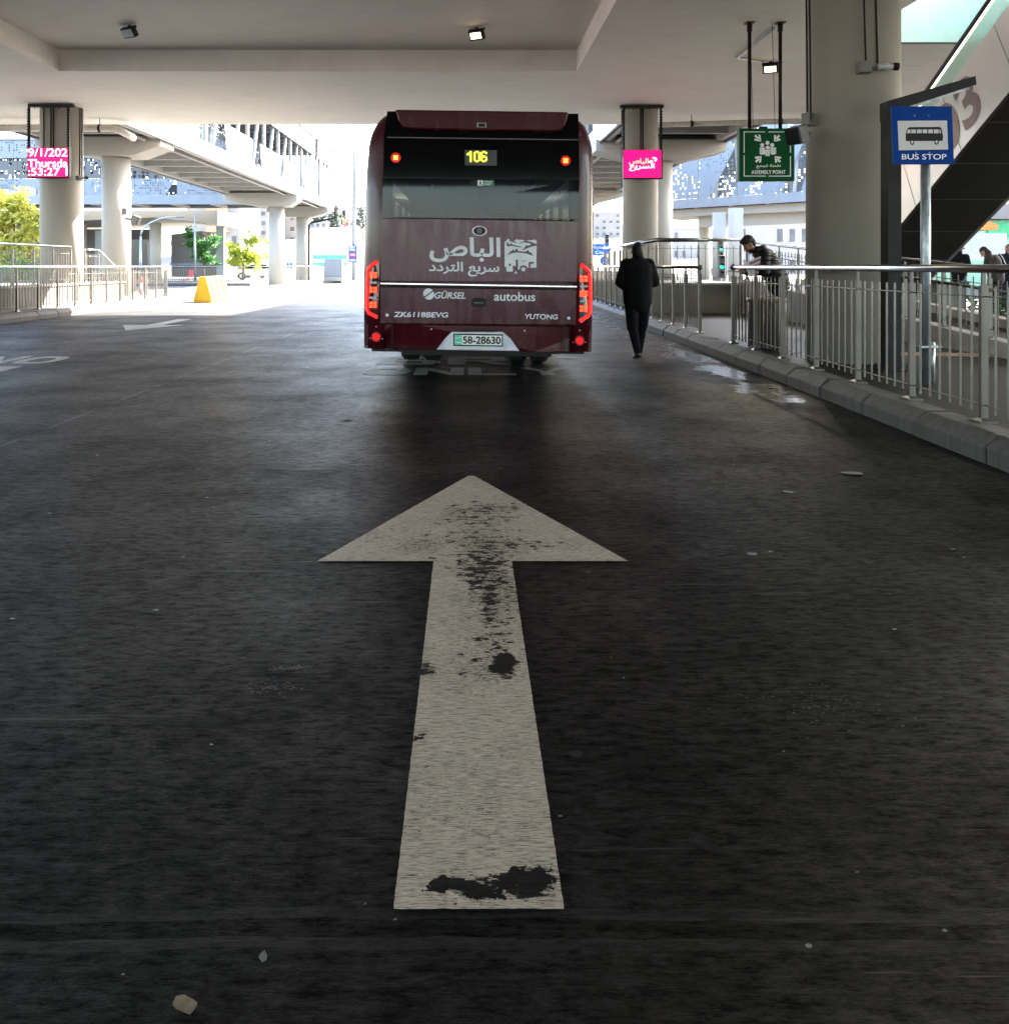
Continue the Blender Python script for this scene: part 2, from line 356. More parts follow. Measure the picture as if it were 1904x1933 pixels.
POLISH = mat('polished_steel', (.34, .34, .34), .24, 1, .06, 5)
GALV = mat('galvanised_steel', (.36, .40, .43), .42, .85, .3, 22, (1, 1, .35))
DARK = mat('dark_metal', (.010, .0095, .009), .5, .0, .2, spec=.25)
BLACK = mat('black_plastic', (.006, .006, .0065), .5, 0, .2, spec=.25)
RUBBER = mat('rubber', (.010, .010, .010), .75, 0, .2, 20, None, .2)
WHITE = mat('white_metal_panel', (.17, .178, .186), .4, 0, .04, 1.5)
GREYP = mat('grey_panel', (.19, .21, .235), .4, 0, .05, 1.5)
PERF = perforated('perforated_white', (.13, .137, .145), .20, .58, .32)
PERFG = perforated('perforated_grey', (.17, .195, .225), .20, .66, .30)
PERFD = perforated('perforated_open', (.07, .072, .075), .34, .45, .40)
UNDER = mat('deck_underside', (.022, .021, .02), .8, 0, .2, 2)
BEAMW = mat('painted_beam', (.34, .325, .30), .55, 0, .08, 3)

# ------------------------------------------------------------------ setting: ground, road, kerbs, pavements, terrain
def KX(y): return 3.53 + .023*y                 # right kerb line
ZC, SLAB_Y0, SLAB_Y1, SLAB_X0, SLAB_X1 = 6.40, -35.0, 29.9, -28.0, 24.0
m = MB(); nx, ny = 60, 60
def hz(x, y):
    t = min(1, max(0, (y-105)/150)); t = t*t*(3-2*t)
    h = 13*t + 1.6*math.sin(x*.05+1)*t + .9*math.sin(y*.09+x*.03)*t
    return h - .03
xs = [-900,-500,-300] + [-220+i*9 for i in range(50)] + [300,500,900]; ys = [-900,-400,-150,-60,0,40,80] + [100+i*7 for i in range(28)] + [350,500,900,1500]
m.add([(x, y, hz(x, y)) for y in ys for x in xs], [(j*len(xs)+i, j*len(xs)+i+1, (j+1)*len(xs)+i+1, (j+1)*len(xs)+i) for j in range(len(ys)-1) for i in range(len(xs)-1)], True)
tag(m.build('ground', GROUND), kind='structure')
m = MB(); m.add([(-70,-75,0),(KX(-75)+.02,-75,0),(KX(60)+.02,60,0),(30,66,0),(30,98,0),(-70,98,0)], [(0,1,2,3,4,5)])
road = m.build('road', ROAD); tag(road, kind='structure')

def kerb(name, path, side, z=.2, block=1.0):
    """blocks of chamfered kerb along a line; side = +1 when the pavement is on the right of the path"""
    m = MB(); prof = [(0,-.05),(0,.115),(.10,z+.004),(.30,z+.004),(.30,-.05)]
    for (x0,y0),(x1,y1) in zip(path[:-1], path[1:]):
        d = Vector((x1-x0, y1-y0)); L = d.length; d /= L; nrm = Vector((d.y, -d.x))*side; k = max(1, round(L/block))
        for i in range(k):
            a, b = L*i/k+.006, L*(i+1)/k-.006; rows = []; n = len(prof); jj = random.uniform(-.006,.006)
            for e in range(7):
                u = a+(b-a)*e/6; kk = 2.2 if e in (0,6) else 1
                rows.append([(x0+d.x*u+nrm.x*(p+jj+random.gauss(0,.0022)*kk), y0+d.y*u+nrm.y*(p+jj), max(-.05, q+(random.gauss(0,.0025)-.001)*kk if 0 < w_ < 4 else q)) for w_, (p, q) in enumerate(prof)])
            m.add([p for r_ in rows for p in r_], [tuple(range(n)), tuple(range(6*n,7*n))]+[(e*n+q,e*n+(q+1)%n,(e+1)*n+(q+1)%n,(e+1)*n+q) for e in range(6) for q in range(n)])
    return tag(m.build(name, KERBC, bevel=.012), kind='structure')
kerb('kerb', [(KX(-60),-60),(KX(0),0),(KX(20),20),(KX(50),50)], 1)
kerb('kerb', [(-11.2,-60),(-11.25,0),(-11.2,33.4),(-11.6,34.6),(-12.6,35.2),(-40,35.6)], -1)
kerb('kerb', [(-45,57.6),(-22,58.6),(-15.4,60),(-8.75,71),(-6.5,82),(-6,97)], -1)
m = MB(); m.add([(KX(-60)+.29,-60,.2),(60,-60,.2),(60,50,.2),(KX(50)+.29,50,.2)], [(0,1,2,3)])
tag(m.build('pavement', PAVE), kind='structure')
m = MB(); m.add([(-60,-60,.2),(-11.49,-60,.2),(-11.5,33.4,.2),(-11.8,34.3,.2),(-12.7,34.92,.2),(-60,35.3,.2)], [tuple(range(6))])
tag(m.build('pavement', mat('light_paving', (.10,.097,.09), .7, 0, .15, 2, None, .1)), kind='structure')
m = MB(); m.add([(-70,57.9,.2),(-22,58.85,.2),(-15.6,60.2,.2),(-9.0,71.15,.2),(-6.8,82,.2),(-6.3,97,.2),(-70,97,.2)], [tuple(range(7))])
tag(m.build('pavement', MATS['light_paving']), kind='structure')
# tactile strip on the right pavement
m = MB()
for i in range(15):
    m.box(5.75+i*.30, 6.03+i*.30, 11.35-.16*i*.30, 11.75-.16*i*.30, .19, .209)
    for k in range(4): m.box(5.78+i*.3+k*.065, 5.81+i*.3+k*.065, 11.37-.16*i*.3, 11.73-.16*i*.3, .208, .216)
tag(m.build('path', mat('tactile_tan', (.42,.33,.23), .7, 0, .12, 8)), kind='structure')

# painted markings: parts of the road
def arrow(x, y0, d, name, label):
    """straight arrow; d=+1 points away from the viewer"""
    pts = [(-.185,0),(.185,0),(.185,2.17),(.735,2.17),(.02,3.80),(-.02,3.80),(-.735,2.17),(-.185,2.17)]
    m = MB()
    def ragged(q, j):
        out = []
        for a, b in zip(q, q[1:]+q[:1]):
            k = max(2, int(math.hypot(b[0]-a[0], b[1]-a[1])/.016))
            for i in range(k): out.append((a[0]+(b[0]-a[0])*i/k+random.gauss(0,j), a[1]+(b[1]-a[1])*i/k+random.gauss(0,j)))
        return out
    for q in (pts[:2]+[(.185,2.168),(-.185,2.168)], pts[3:7]):
        q = ragged(q, .0006); m.add([(x+a*d, y0+b*d, .004) for a, b in q], [tuple(range(len(q)))])
    return m.build(name, PAINT if d > 0 else PAINT2, road, label=label)
arrow(.025, 1.84, 1, 'painted_arrow', 'large flaking white arrow pointing away down the lane')
arrow(-7.42, 22.25, -1, 'painted_arrow', 'white arrow of the opposite lane pointing this way')
def letters(s, x0, x1, y0, y1, flip, label):
    pm_ = PAINT2 if flip else PAINT3
    """block capitals stretched along the road"""
    G = {'O': [[(0,.0),(1,0),(1,1),(0,1)]], }
    m = MB(); n = len(s); w = (x1-x0)/n; k = .92*w
    def q(ch):
        a, t = .27, .22
        if ch == 'N': return [[(0,0),(a,0),(a,1),(0,1)],[(1-a,0),(1,0),(1,1),(1-a,1)],[(a,1),(a,.62),(1-a,0),(1-a,.38)]]
        if ch == 'L': return [[(0,0),(a,0),(a,1),(0,1)],[(a,0),(.95,0),(.95,t),(a,t)]]
        if ch == 'Y': return [[(.5-a/2,0),(.5+a/2,0),(.5+a/2,.5),(.5-a/2,.5)],[(.5-a/2,.5),(.5,.5),(.25,1),(-.05,1)],[(.5,.5),(.5+a/2,.5),(1.05,1),(.75,1)]]
        if ch == 'T': return [[(.5-a/2,0),(.5+a/2,0),(.5+a/2,1-t),(.5-a/2,1-t)],[(0,1-t),(1,1-t),(1,1),(0,1)]]
        if ch == 'R': return [[(0,0),(a,0),(a,1),(0,1)],[(a,1-t),(.9,1-t),(.9,1),(a,1)],[(a,.42),(.9,.42),(.9,.42+t),(a,.42+t)],[(.68,.42+t),(.95,.42+t),(.95,1-t),(.68,1-t)],[(.45,.42),(.70,.42),(1,0),(.72,0)]]
        if ch == 'B': return [[(0,0),(a,0),(a,1),(0,1)],[(a,1-t),(.88,1-t),(.88,1),(a,1)],[(a,.40),(.88,.40),(.88,.40+t),(a,.40+t)],[(a,0),(.88,0),(.88,t),(a,t)],[(.7,.40+t),(.92,.40+t),(.92,1-t),(.7,1-t)],[(.7,t),(.97,t),(.97,.40),(.7,.40)]]
        if ch == 'O':
            r = []
            for i in range(20):
                u0, u1 = 2*math.pi*i/20, 2*math.pi*(i+1)/20
                e = lambda u, kx, ky: (.5+kx*math.copysign(abs(math.cos(u))**.75, math.cos(u)), .5+ky*math.copysign(abs(math.sin(u))**.75, math.sin(u)))
                r.append([e(u0,.5,.5), e(u1,.5,.5), e(u1,.24,.28), e(u0,.24,.28)])
            return r
    for i, ch in enumerate(s):
        for pl in q(ch):
            pts = [(x0+w*i+k*a, y0+(y1-y0)*b) for a, b in pl]
            if flip: pts = [(x0+x1-a, y0+y1-b) for a, b in pts]
            m.add([(a, b, .004) for a, b in pts], [(0,1,2,3)])
    return m.build('painted_lettering', pm_, road, label=label)
STAIN = mat('damp_stain', (.06,.064,.075), .35, 0, .6, 70)
def stain(px, py, rx, ry, label):
    Y = F*CH/(py-HY); X = (px-VX)/F*Y; m = MB(); n = 15
    for _ in range(150):
        a, q = random.uniform(0,6.283), random.gauss(0,.6); x, y, w_ = X+rx*q*math.cos(a)*1.6, Y+ry*q*math.sin(a)*1.6, random.uniform(.0012,.0042)
        m.add([(x-w_*1.6,y,.0032),(x,y-w_*.6,.0032),(x+w_*1.6,y,.0032),(x,y+w_*.6,.0032)], [(0,1,2,3)])
    m.build('damp_stain', STAIN, road, label=label)
stain(508, 1300, .055, .030, 'speckled damp stain left of the arrow shaft'); stain(545, 1263, .030, .012, 'small damp stain above the larger one')
stain(1540, 1335, .18, .10, 'pale scuffed patch right of the arrow shaft')
letters('ONLY', -1.40, 1.42, 10.85, 11.65, False, 'white word ONLY on the road behind the bus')
letters('BRT', -1.30, 1.75, 12.0, 13.0, False, 'white letters BRT on the road beneath the bus')
letters('ONLY', -8.70, -6.02, 12.1, 13.1, True, 'white word ONLY painted for the opposite lane')
letters('BRT', -8.70, -6.18, 10.9, 11.8, True, 'white letters BRT painted for the opposite lane')

# ------------------------------------------------------------------ station canopy: slab with a coffer and the escalator opening
can = empty('station_canopy', (0,0,0), 'cream concrete canopy slab over the bus lanes with a sunken coffer', 'canopy')
CX0, CX1, CY0, CY1, CD = -10.46, 2.80, -8.0, 21.74, .545
OX0, OX1, OY0, OY1 = 8.45, 11.25, 2.0, 18.87
def slab_rects(xc, yc, holes):
    out = []
    for a, b in zip(xc[:-1], xc[1:]):
        for c, d in zip(yc[:-1], yc[1:]):
            if not any(h[0] <= a and b <= h[1] and h[2] <= c and d <= h[3] for h in holes): out.append((a,b,c,d))
    return out
xc = sorted({SLAB_X0, SLAB_X1, CX0, CX1, OX0, OX1}); yc = sorted({SLAB_Y0, SLAB_Y1, CY0, CY1, OY0, OY1})
m = MB()
for a,b,c,d in slab_rects(xc, yc, [(CX0,CX1,CY0,CY1),(OX0,OX1,OY0,OY1)]):
    m.add([(a,c,ZC),(b,c,ZC),(b,d,ZC),(a,d,ZC)], [(0,3,2,1)])
def vwall(m, x0, y0, x1, y1, z0, z1): m.add([(x0,y0,z0),(x1,y1,z0),(x1,y1,z1),(x0,y0,z1)], [(0,1,2,3)])
for (a,b,c,d) in ((CX0,CY0,CX1,CY0),(CX1,CY0,CX1,CY1),(CX1,CY1,CX0,CY1),(CX0,CY1,CX0,CY0)): vwall(m, a,b,c,d, ZC, ZC+CD)
m.add([(CX0,CY0,ZC+CD),(CX1,CY0,ZC+CD),(CX1,CY1,ZC+CD),(CX0,CY1,ZC+CD)], [(0,3,2,1)])
ZT = ZC+1.35
for a,b,c,d in slab_rects(xc, yc, [(OX0,OX1,OY0,OY1)]):
    m.add([(a,c,ZT),(b,c,ZT),(b,d,ZT),(a,d,ZT)], [(0,1,2,3)])
for (a,b,c,d) in ((SLAB_X0,SLAB_Y0,SLAB_X1,SLAB_Y0),(SLAB_X1,SLAB_Y0,SLAB_X1,SLAB_Y1),(SLAB_X1,SLAB_Y1,SLAB_X0,SLAB_Y1),(SLAB_X0,SLAB_Y1,SLAB_X0,SLAB_Y0),
                  (OX0,OY0,OX1,OY0),(OX1,OY0,OX1,OY1),(OX1,OY1,OX0,OY1),(OX0,OY1,OX0,OY0)): vwall(m, a,b,c,d, ZC, ZT)
me = m.build('slab', CEIL, can)
TEAL = mat('teal_glass_panel', (.50,.70,.64), .3, 0, .06, 1.0)
m = MB(); m.box(OX0+.02, OX1-.02, OY1-.03, OY1-.005, ZC-.02, ZC+2.3); m.build('glass_skirt', TEAL, can)
m = MB(); m.box(OX1-.03, OX1-.005, OY0, OY1-.04, ZC-.02, ZC+2.3); m.build('glass_skirt', TEAL, can)
m = MB(); m.box(OX0-.01, OX1+.01, OY1-.05, OY1+.01, ZC-.055, ZC-.025); m.build('skirt_edge', DARK, can)
m = MB()   # upper storey over the opening
m.box(OX0-2, OX1+3, OY0-3, OY1+4, ZC+5.0, ZC+5.3); m.build('upper_roof', CEIL, can)

# ------------------------------------------------------------------ columns
def column(x, y, r, z0, z1, label):
    o = empty('concrete_column', (x, y, z0), label, 'column', 'round concrete columns')
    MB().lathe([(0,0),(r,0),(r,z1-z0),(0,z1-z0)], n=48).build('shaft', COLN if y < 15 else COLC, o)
    return o
col_l = column(-12.87, 26.9, .63, .1, ZC, 'round concrete column behind the pink date display')
col_m = column(5.52, 27.1, .56, .1, ZC, 'round concrete column behind the pink bus logo display')
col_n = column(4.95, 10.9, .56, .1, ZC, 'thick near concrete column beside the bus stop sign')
def conduits(parent, pts_list, r=.014, matl=DARK):
    for pts in pts_list: MB().tube(pts, r, 6).build('conduit', matl, parent, world=True)
xl, yl = -12.87, 26.9-.66
conduits(col_l, [[(xl-.27,yl+.06,ZC-.01),(xl-.27,yl+.06,4.9)],[(xl-.02,yl,ZC-.01),(xl-.02,yl,4.9)],[(xl+.06,yl,ZC-.01),(xl+.06,yl,4.9)],[(xl+.63,yl+.55,ZC-.01),(xl+.63,yl+.55,4.1)],[(xl+.67,yl+.6,ZC-.01),(xl+.67,yl+.6,4.1)]], .02)
xm, ym = 5.52, 27.1-.585
conduits(col_m, [[(xm-.10,ym,ZC-.01),(xm-.10,ym,4.9)],[(xm-.03,ym,ZC-.01),(xm-.03,ym,4.9)],[(xm-.60,ym+.5,ZC-.01),(xm-.60,ym+.5,3.9)]], .02)
conduits(col_n, [[P(1521,-40,10.62),P(1524,225,10.62)],[P(1527,-40,10.6),P(1530,225,10.6)],[P(1629,-40,10.31),P(1634,120,10.31)],[P(1652,-40,10.33),P(1656,120,10.33)]], .012)

# ------------------------------------------------------------------ ceiling services
def pipe(pts, r, label, hangers=()):
    o = empty('drain_pipe', pts[0], label, 'pipe', 'drain pipes under the slab edge')
    MB().tube(pts, r, 12).build('pipe', mat('pipe_cream', (.5,.47,.41), .5), o, world=True)
    for h in hangers: m = MB(); m.tube([(h[0],h[1],h[2]),(h[0],h[1],ZC)], .012, 6); m.tube([(h[0]-.04,h[1],h[2]),(h[0]+.04,h[1],h[2])], r+.02, 12); m.build('hanger', DARK, o, world=True)
pipe([(-24,28.6,6.05),(-12.0,28.6,6.05),(-11.8,28.7,6.02),(-11.75,29.4,5.95),(-11.75,29.8,5.9)], .12, 'cream drain pipe with an elbow beside the left display column', [(-16.5,28.6,6.05),(-12.4,28.6,6.05)])
pipe([(6.2,28.2,6.10),(13,27.2,6.12),(20,26.2,6.14)], .09, 'cream drain pipe above the green assembly sign', [(7.4,28.0,6.10),(10.2,27.6,6.11),(14,27.0,6.12)])

LAMPW = emit('lamp_glow', (1, .80, .40), .6)
def floodlight(x, y, z, label, lit, conduit=None):
    o = empty('floodlight', (x,y,z), label, 'floodlight', 'floodlights under the ceiling')
    m = MB(); m.obox((0,0,-.16), (.36,.14,.24), R(-25), R(35)); m.build('housing', DARK, o, bevel=.02)
    m = MB(); m.box(-.03,.03,-.03,.03,-.06,0); m.obox((0,.0,-.05), (.40,.04,.05), R(-25)); m.build('bracket', DARK, o)
    m = MB(); m.obox((0,0,0), (.26 if lit else .30,.012,.14 if lit else .18)); M = Matrix.Translation((0,0,-.16)) @ Matrix.Rotation(R(-25),4,'Z') @ Matrix.Rotation(R(35),4,'X') @ Matrix.Translation((0,-.078,0))
    place(m, M); m.build('lens', LAMPW if lit else mat('lamp_lens', (.55,.62,.62), .15), o)
    if conduit: MB().tube(conduit, .022, 8).build('conduit', GALV, o, world=True)
    if lit:
        l = bpy.data.lights.new('floodlight_lamp', 'SPOT'); l.energy = 90; l.color = (1,.88,.62); l.spot_size = R(100); l.spot_blend = .6; l.shadow_soft_size = .15
        lo = bpy.data.objects.new('floodlight_lamp', l); COL.objects.link(lo); lo.parent = o; lo.location = (-.02,-.12,-.26); lo.rotation_euler = (R(-25),0,0)
    return o
floodlight(.22, 19.7, ZC+CD, 'lit floodlight in the ceiling coffer above the bus', True)
floodlight(-7.77, 19.5, ZC+CD, 'dark unlit floodlight in the ceiling coffer at upper left', False)
floodlight(7.40, 20.7, ZC, 'lit floodlight on the ceiling behind the green sign hangers', True, [(6.40,17.7,ZC-.03),(6.44,20.25,ZC-.03),(7.2,20.6,ZC-.03)])

# hanging green assembly-point sign
GREEN = mat('sign_green', (.004,.075,.022), .5, 0, .06, 3, spec=.08)
SIGNW = mat('sign_white', (.82,.86,.88), .45, 0, .03)
g = empty('assembly_sign', (6.12,17.4,3.14), 'green assembly point box sign hanging on two black tubes', 'sign')
m = MB(); m.box(-.565,.565,-.08,.08,0,1.08); m.build('box', GREEN, g, bevel=.01)
for sx in (-.33,.30):
    m = MB(); m.tube([(sx,0,1.08),(sx,0,ZC-3.14)], .038, 12); m.tube([(sx,0,ZC-3.14-.18),(sx,0,ZC-3.14)], .055, 12); m.box(sx-.09,sx+.09,-.09,.09,ZC-3.14-.02,ZC-3.14); m.build('hanger_tube', DARK, g)
m = MB()
for sx in (-.25,.20): m.tube([(sx,.02,1.08),(sx-.06,.02,ZC-3.14)], .006, 5)
m.build('cable', DARK, g)
m = MB(); m.box(-.14,.02,-.05,.05,1.08,1.12); m.build('cable_box', DARK, g)
def flat(m, poly, y): m.add([(a, y, b) for a, b in poly], [tuple(range(len(poly)))])
def sxy(x, y): return (x-1230)/700*1.08, (700-y)/700*1.08        # pixels of the enlarged sign to metres
m = MB()
def srect(x0,y0,x1,y1): a = sxy(x0,y1); b = sxy(x1,y0); flat(m, [a,(b[0],a[1]),b,(a[0],b[1])], -.083)
for r_ in ((920,45,1205,55),(1250,45,1545,55),(920,55,932,325),(920,360,932,640),(932,630,1215,640),(1250,630,1533,640),(1533,55,1545,325),(1533,370,1545,640)): srect(*r_)
def disc(cx, cy, r, y=-.083, n=16):
    a = sxy(cx, cy); k = r/700*1.08; flat(m, [(a[0]+k*math.cos(2*math.pi*i/n), a[1]+k*math.sin(2*math.pi*i/n)) for i in range(n)], y)
for cx, cy, r in ((1235,195,27),(1165,225,27),(1297,225,27)): disc(cx, cy, r)
for x0,y0,x1,y1 in ((1132,256,1205,275),(1260,256,1348,275),(1132,276,1145,345),(1150,276,1170,350),(1173,276,1195,350),(1335,276,1348,345),(1288,276,1308,350),(1311,276,1330,350)): srect(x0,y0,x1,y1)
flat(m, [sxy(*p) for p in ((1185,283),(1290,283),(1290,345),(1262,360),(1212,360),(1185,345))], -.0795)
disc(1238,255,24)
for x0,y0,x1,y1 in ((1195,284,1285,300),(1195,301,1206,345),(1210,301,1234,370),(1240,301,1264,370),(1274,301,1285,345)): srect(x0,y0,x1,y1)
def sarrow(x0,y0,x1,y1):
    a, b = Vector(sxy(x0,y0)), Vector(sxy(x1,y1)); d = (b-a); L = d.length; d /= L; n = Vector((-d.y,d.x)); w = .022
    e = a+d*L*.55
    flat(m, [tuple(a+n*w),tuple(a-n*w),tuple(e-n*w),tuple(e+n*w)], -.083)
    for s_ in (1,-1): flat(m, [tuple(b), tuple(b-d*L*.62+n*s_*.085), tuple(b-d*L*.78+n*s_*.055), tuple(b-d*L*.40+n*s_*.008)], -.0835-.0004*s_)
for q in ((1070,95,1152,178),(1392,95,1322,180),(1080,448,1158,368),(1405,448,1330,370)): sarrow(*q)
m.build('pictogram', SIGNW, g)
def sign_text(s, cx, cy, w, h, parent, matl, y, bold=.02, name='lettering', italic=0):
    t = text_mb(s, w, h, bold, italic); place(t, Matrix.Translation((cx, y, cy))); return t.build(name, matl, parent)
c_ = sxy(1248,505); sign_text('\uFECA\uFEE4\uFEA0\uFE97 \uFE94\uFEC4\uFED8\uFEE7', c_[0], c_[1], .50, .085, g, SIGNW, -.084, .02)
c_ = sxy(1248,582); sign_text('ASSEMBLY POINT', c_[0], c_[1], .70, .078, g, SIGNW, -.084, .02)

# pink LED displays
PINK = emit('led_pink', (1.0,.0,.13), .16)
LEDW = emit('led_white', (1,1,1), .16); LEDO = emit('led_orange', (1,.62,.30), .15)
def display(x, y, z, w, h, bx, bw, label):
    o = empty('led_display', (x,y,z), label, 'display', 'pink displays hung from the canopy')
    m = MB(); m.box(-w/2-.02,w/2+.04,.0,.14,-h/2-.04,h/2+.01); m.build('housing', DARK, o)
    m = MB(); m.box(-w/2,w/2,-.012,.0,-h/2,h/2); m.build('screen', PINK, o)
    top = ZC-z; dx = bx-x
    m = MB(); m.box(dx-bw/2,dx+bw/2,-.05,.12,top-.11,top-.03); m.build('ceiling_bar', DARK, o)
    for s_ in (-1,1):
        m = MB(); m.box(s_*w/2-.03,s_*w/2+.03,.02,.08,h/2-.2,top-.1)
        for k in range(14): m.box(s_*w/2-.045,s_*w/2+.045,.0,.02,h/2+.05+k*(top-h/2-.2)/14,h/2+.085+k*(top-h/2-.2)/14)
        m.build('hanger', DARK, o)
    for k in range(5): MB().tube([(dx-bw/2+.15+k*.25,.05,top-.1),(dx-bw/2+.16+k*.25,.05,top-.17)],.012,5).build('bolt', DARK, o)
    return o
d1 = display(-12.86, 26.0, 4.585, 1.22, .88, -12.77, 1.38, 'pink display with white date text hung before the left column')
sign_text('9/1/202', 0, .30, 1.20, .25, d1, LEDW, -.016, .012); sign_text('Thursda', .0, -.03, 1.22, .25, d1, LEDW, -.017, .012); sign_text(':53:27 1', 0, -.29, 1.20, .24, d1, LEDW, -.016, .012)
d2 = display(5.41, 26.2, 4.56, 1.16, .85, 5.39, 1.34, 'pink display with Arabic bus lettering hung before the middle column')
sign_text('\uFEB9\uFE8E\uFE92\uFEDF\uFE8D', -.12, .07, .60, .22, d2, LEDO, -.016, .015); sign_text('\uFECA\uFEF3\uFEAE\uFEB4\uFEDF\uFE8D', -.02, -.10, .78, .24, d2, LEDW, -.017, .015)
m = MB(); flat(m, [(.17,.06),(.27,.12),(.33,.06),(.25,.02)], -.016); flat(m, [(.28,.19),(.38,.21),(.46,.15),(.40,.07),(.36,.09),(.38,.14)], -.016); m.build('emblem', LEDW, d2)

# ------------------------------------------------------------------ footbridges
def pier(y, xc, x0, x1, zb, zt, zcol, r, label, grp):
    o = empty('bridge_pier', (xc, y, .1), label, 'bridge pier', grp)
    MB().lathe([(0,0),(r,0),(r,zb-.1),(0,zb-.1)], n=32).build('shaft', COLC, o)
    pts = [(x0, zb+.38),(xc-1.0, zb-.003),(xc+1.0, zb-.003),(x1, zb+.38),(x1, zt),(x0, zt)]
    m = MB(); m.prism(pts, lambda a,b: (a,y-.75,b), lambda a,b: (a,y+.75,b)); m.build('pier_cap', CAPC, o, world=True)
    return o
def footbridge(x0, x1, y0, y1, zb, label, face, cuts):
    """covered bridge along the road; face=+1: the clad side that is seen looks to +x"""
    o = empty('footbridge', ((x0+x1)/2, y0, zb), label, 'footbridge', 'white clad covered footbridges')
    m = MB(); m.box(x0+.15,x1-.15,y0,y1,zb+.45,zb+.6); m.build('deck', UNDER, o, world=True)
    m = MB(); k = int((y1-y0)/2.6)
    for i in range(k+1):
        y = y0+(y1-y0)*i/k; m.box(x0+.2,x1-.2,y-.09,y+.09,zb+.12,zb+.44)
    for x in (x0+.35, x1-.35): m.box(x-.1,x+.1,y0,y1,zb+.05,zb+.449)
    m.build('floor_beams', BEAMW, o, world=True)
    MB().tube([((x1-.75) if face > 0 else (x0+.75), y0, zb+.0),((x1-.75) if face > 0 else (x0+.75), y1-1, zb+.0)], .07, 8).build('drain_pipe', BEAMW, o, world=True)
    ez = zb+5.1
    for x, s_ in ((x0,-1),(x1,1)):
        m = MB(); m.box(min(x,x-s_*.1),max(x,x-s_*.1),y0,y1,zb,zb+.72)
        yy = y0
        while yy < y1: m.box(min(x+s_*.004,x),max(x+s_*.004,x),yy,yy+.03,zb+.01,zb+.71); yy += 1.7
        m.build('fascia', WHITE, o, world=True)
        # parapet and roof band, cut by slanted gaps
        yc_ = y0
        for a, b in cuts+[(y1,y1)]:
            m = MB()
            pts = [(yc_+(.0 if yc_ == y0 else .35), zb+.73),(a-.35 if a < y1 else y1, zb+.73),(a if a < y1 else y1, zb+2.1),(yc_+(.0 if yc_ == y0 else 0), zb+2.1)]
            m.prism(pts, lambda p,q: (x-s_*.02,p,q), lambda p,q: (x-s_*.05,p,q)); yc_ = b
            m.build('parapet_panel', PERF, o, world=True)
        m = MB(); m.box(min(x-s_*.02,x-s_*.05),max(x-s_*.02,x-s_*.05),y0,y1-9,zb+3.7,ez); m.box(min(x-s_*.02,x-s_*.05),max(x-s_*.02,x-s_*.05),y1-8.0,y1,zb+3.7,ez); m.build('roof_band', PERF, o, world=True)
        p = MB(); k = int((y1-y0)/1.9)
        for i in range(k+1):
            y = y0+.15+(y1-y0-.3)*i/k
            if i % 2: p.obox((x-s_*.28,y,zb+2.4),(.16,.22,4.2))
            else:
                p.prism([(y-.9,zb+.7),(y-.65,zb+.7),(y+.95,zb+4.4),(y+.7,zb+4.4)], lambda a,b: (x-s_*.22,a,b), lambda a,b: (x-s_*.36,a,b))
        p.build('truss_posts', mat('truss_grey', (.30,.30,.30), .5), o, world=True)
        h = MB(); h.tube([(x-s_*.5,y0,zb+1.75),(x-s_*.5,y1,zb+1.75)], .03, 6)
        yy = y0
        while yy < y1: h.box(x-s_*.5-.012,x-s_*.5+.012,yy-.012,yy+.012,zb+.6,zb+1.75); yy += .32
        h.build('handrail', WHITE, o, world=True)
    m = MB(); m.box(x0-.1,x1+.1,y0,y1+.1,ez,ez+.16); m.build('roof', WHITE, o, world=True)
    m = MB(); k = int((y1-y0)/1.9)
    for i in range(k+1): y = y0+(y1-y0)*i/k; m.box(x0+.1,x1-.1,y-.05,y+.05,ez-.22,ez-.001)
    m.build('roof_purlins', MATS['truss_grey'], o, world=True)
    return o
footbridge(-17.0, -12.0, 30.0, 76.0, 6.4, 'covered white footbridge along the left side of the road', 1, [(32.5,34.4),(38.2,42.0),(47.5,49.2),(54.6,56.0),(60.5,62.2),(68.0,69.6)])
footbridge(5.3, 10.5, 30.0, 74.0, 6.4, 'covered white footbridge behind the right side of the bus', -1, [(36,39),(55,57)])
pg = 'piers of the covered footbridges'
pier(34.3, -14.2, -17.1, -12.15, 5.80, 6.52, 0, .55, 'nearest bridge pier behind the left display column', pg)
pier(60.0, -13.5, -17.1, -11.9, 5.60, 6.52, 0, .55, 'bridge pier at the far kerb left of the cabinet, the nearer of two', pg)
pier(73.0, -14.2, -17.1, -11.9, 5.60, 6.52, 0, .55, 'farthest bridge pier, with a black downpipe at its side', pg)
pier(35.0, 7.9, 5.2, 10.5, 5.70, 6.52, 0, .55, 'bridge pier hidden behind the column with the pink logo display', pg)
pier(58.0, 7.9, 5.2, 10.5, 5.70, 6.52, 0, .55, 'far bridge pier between the bus and the pink logo column', pg)
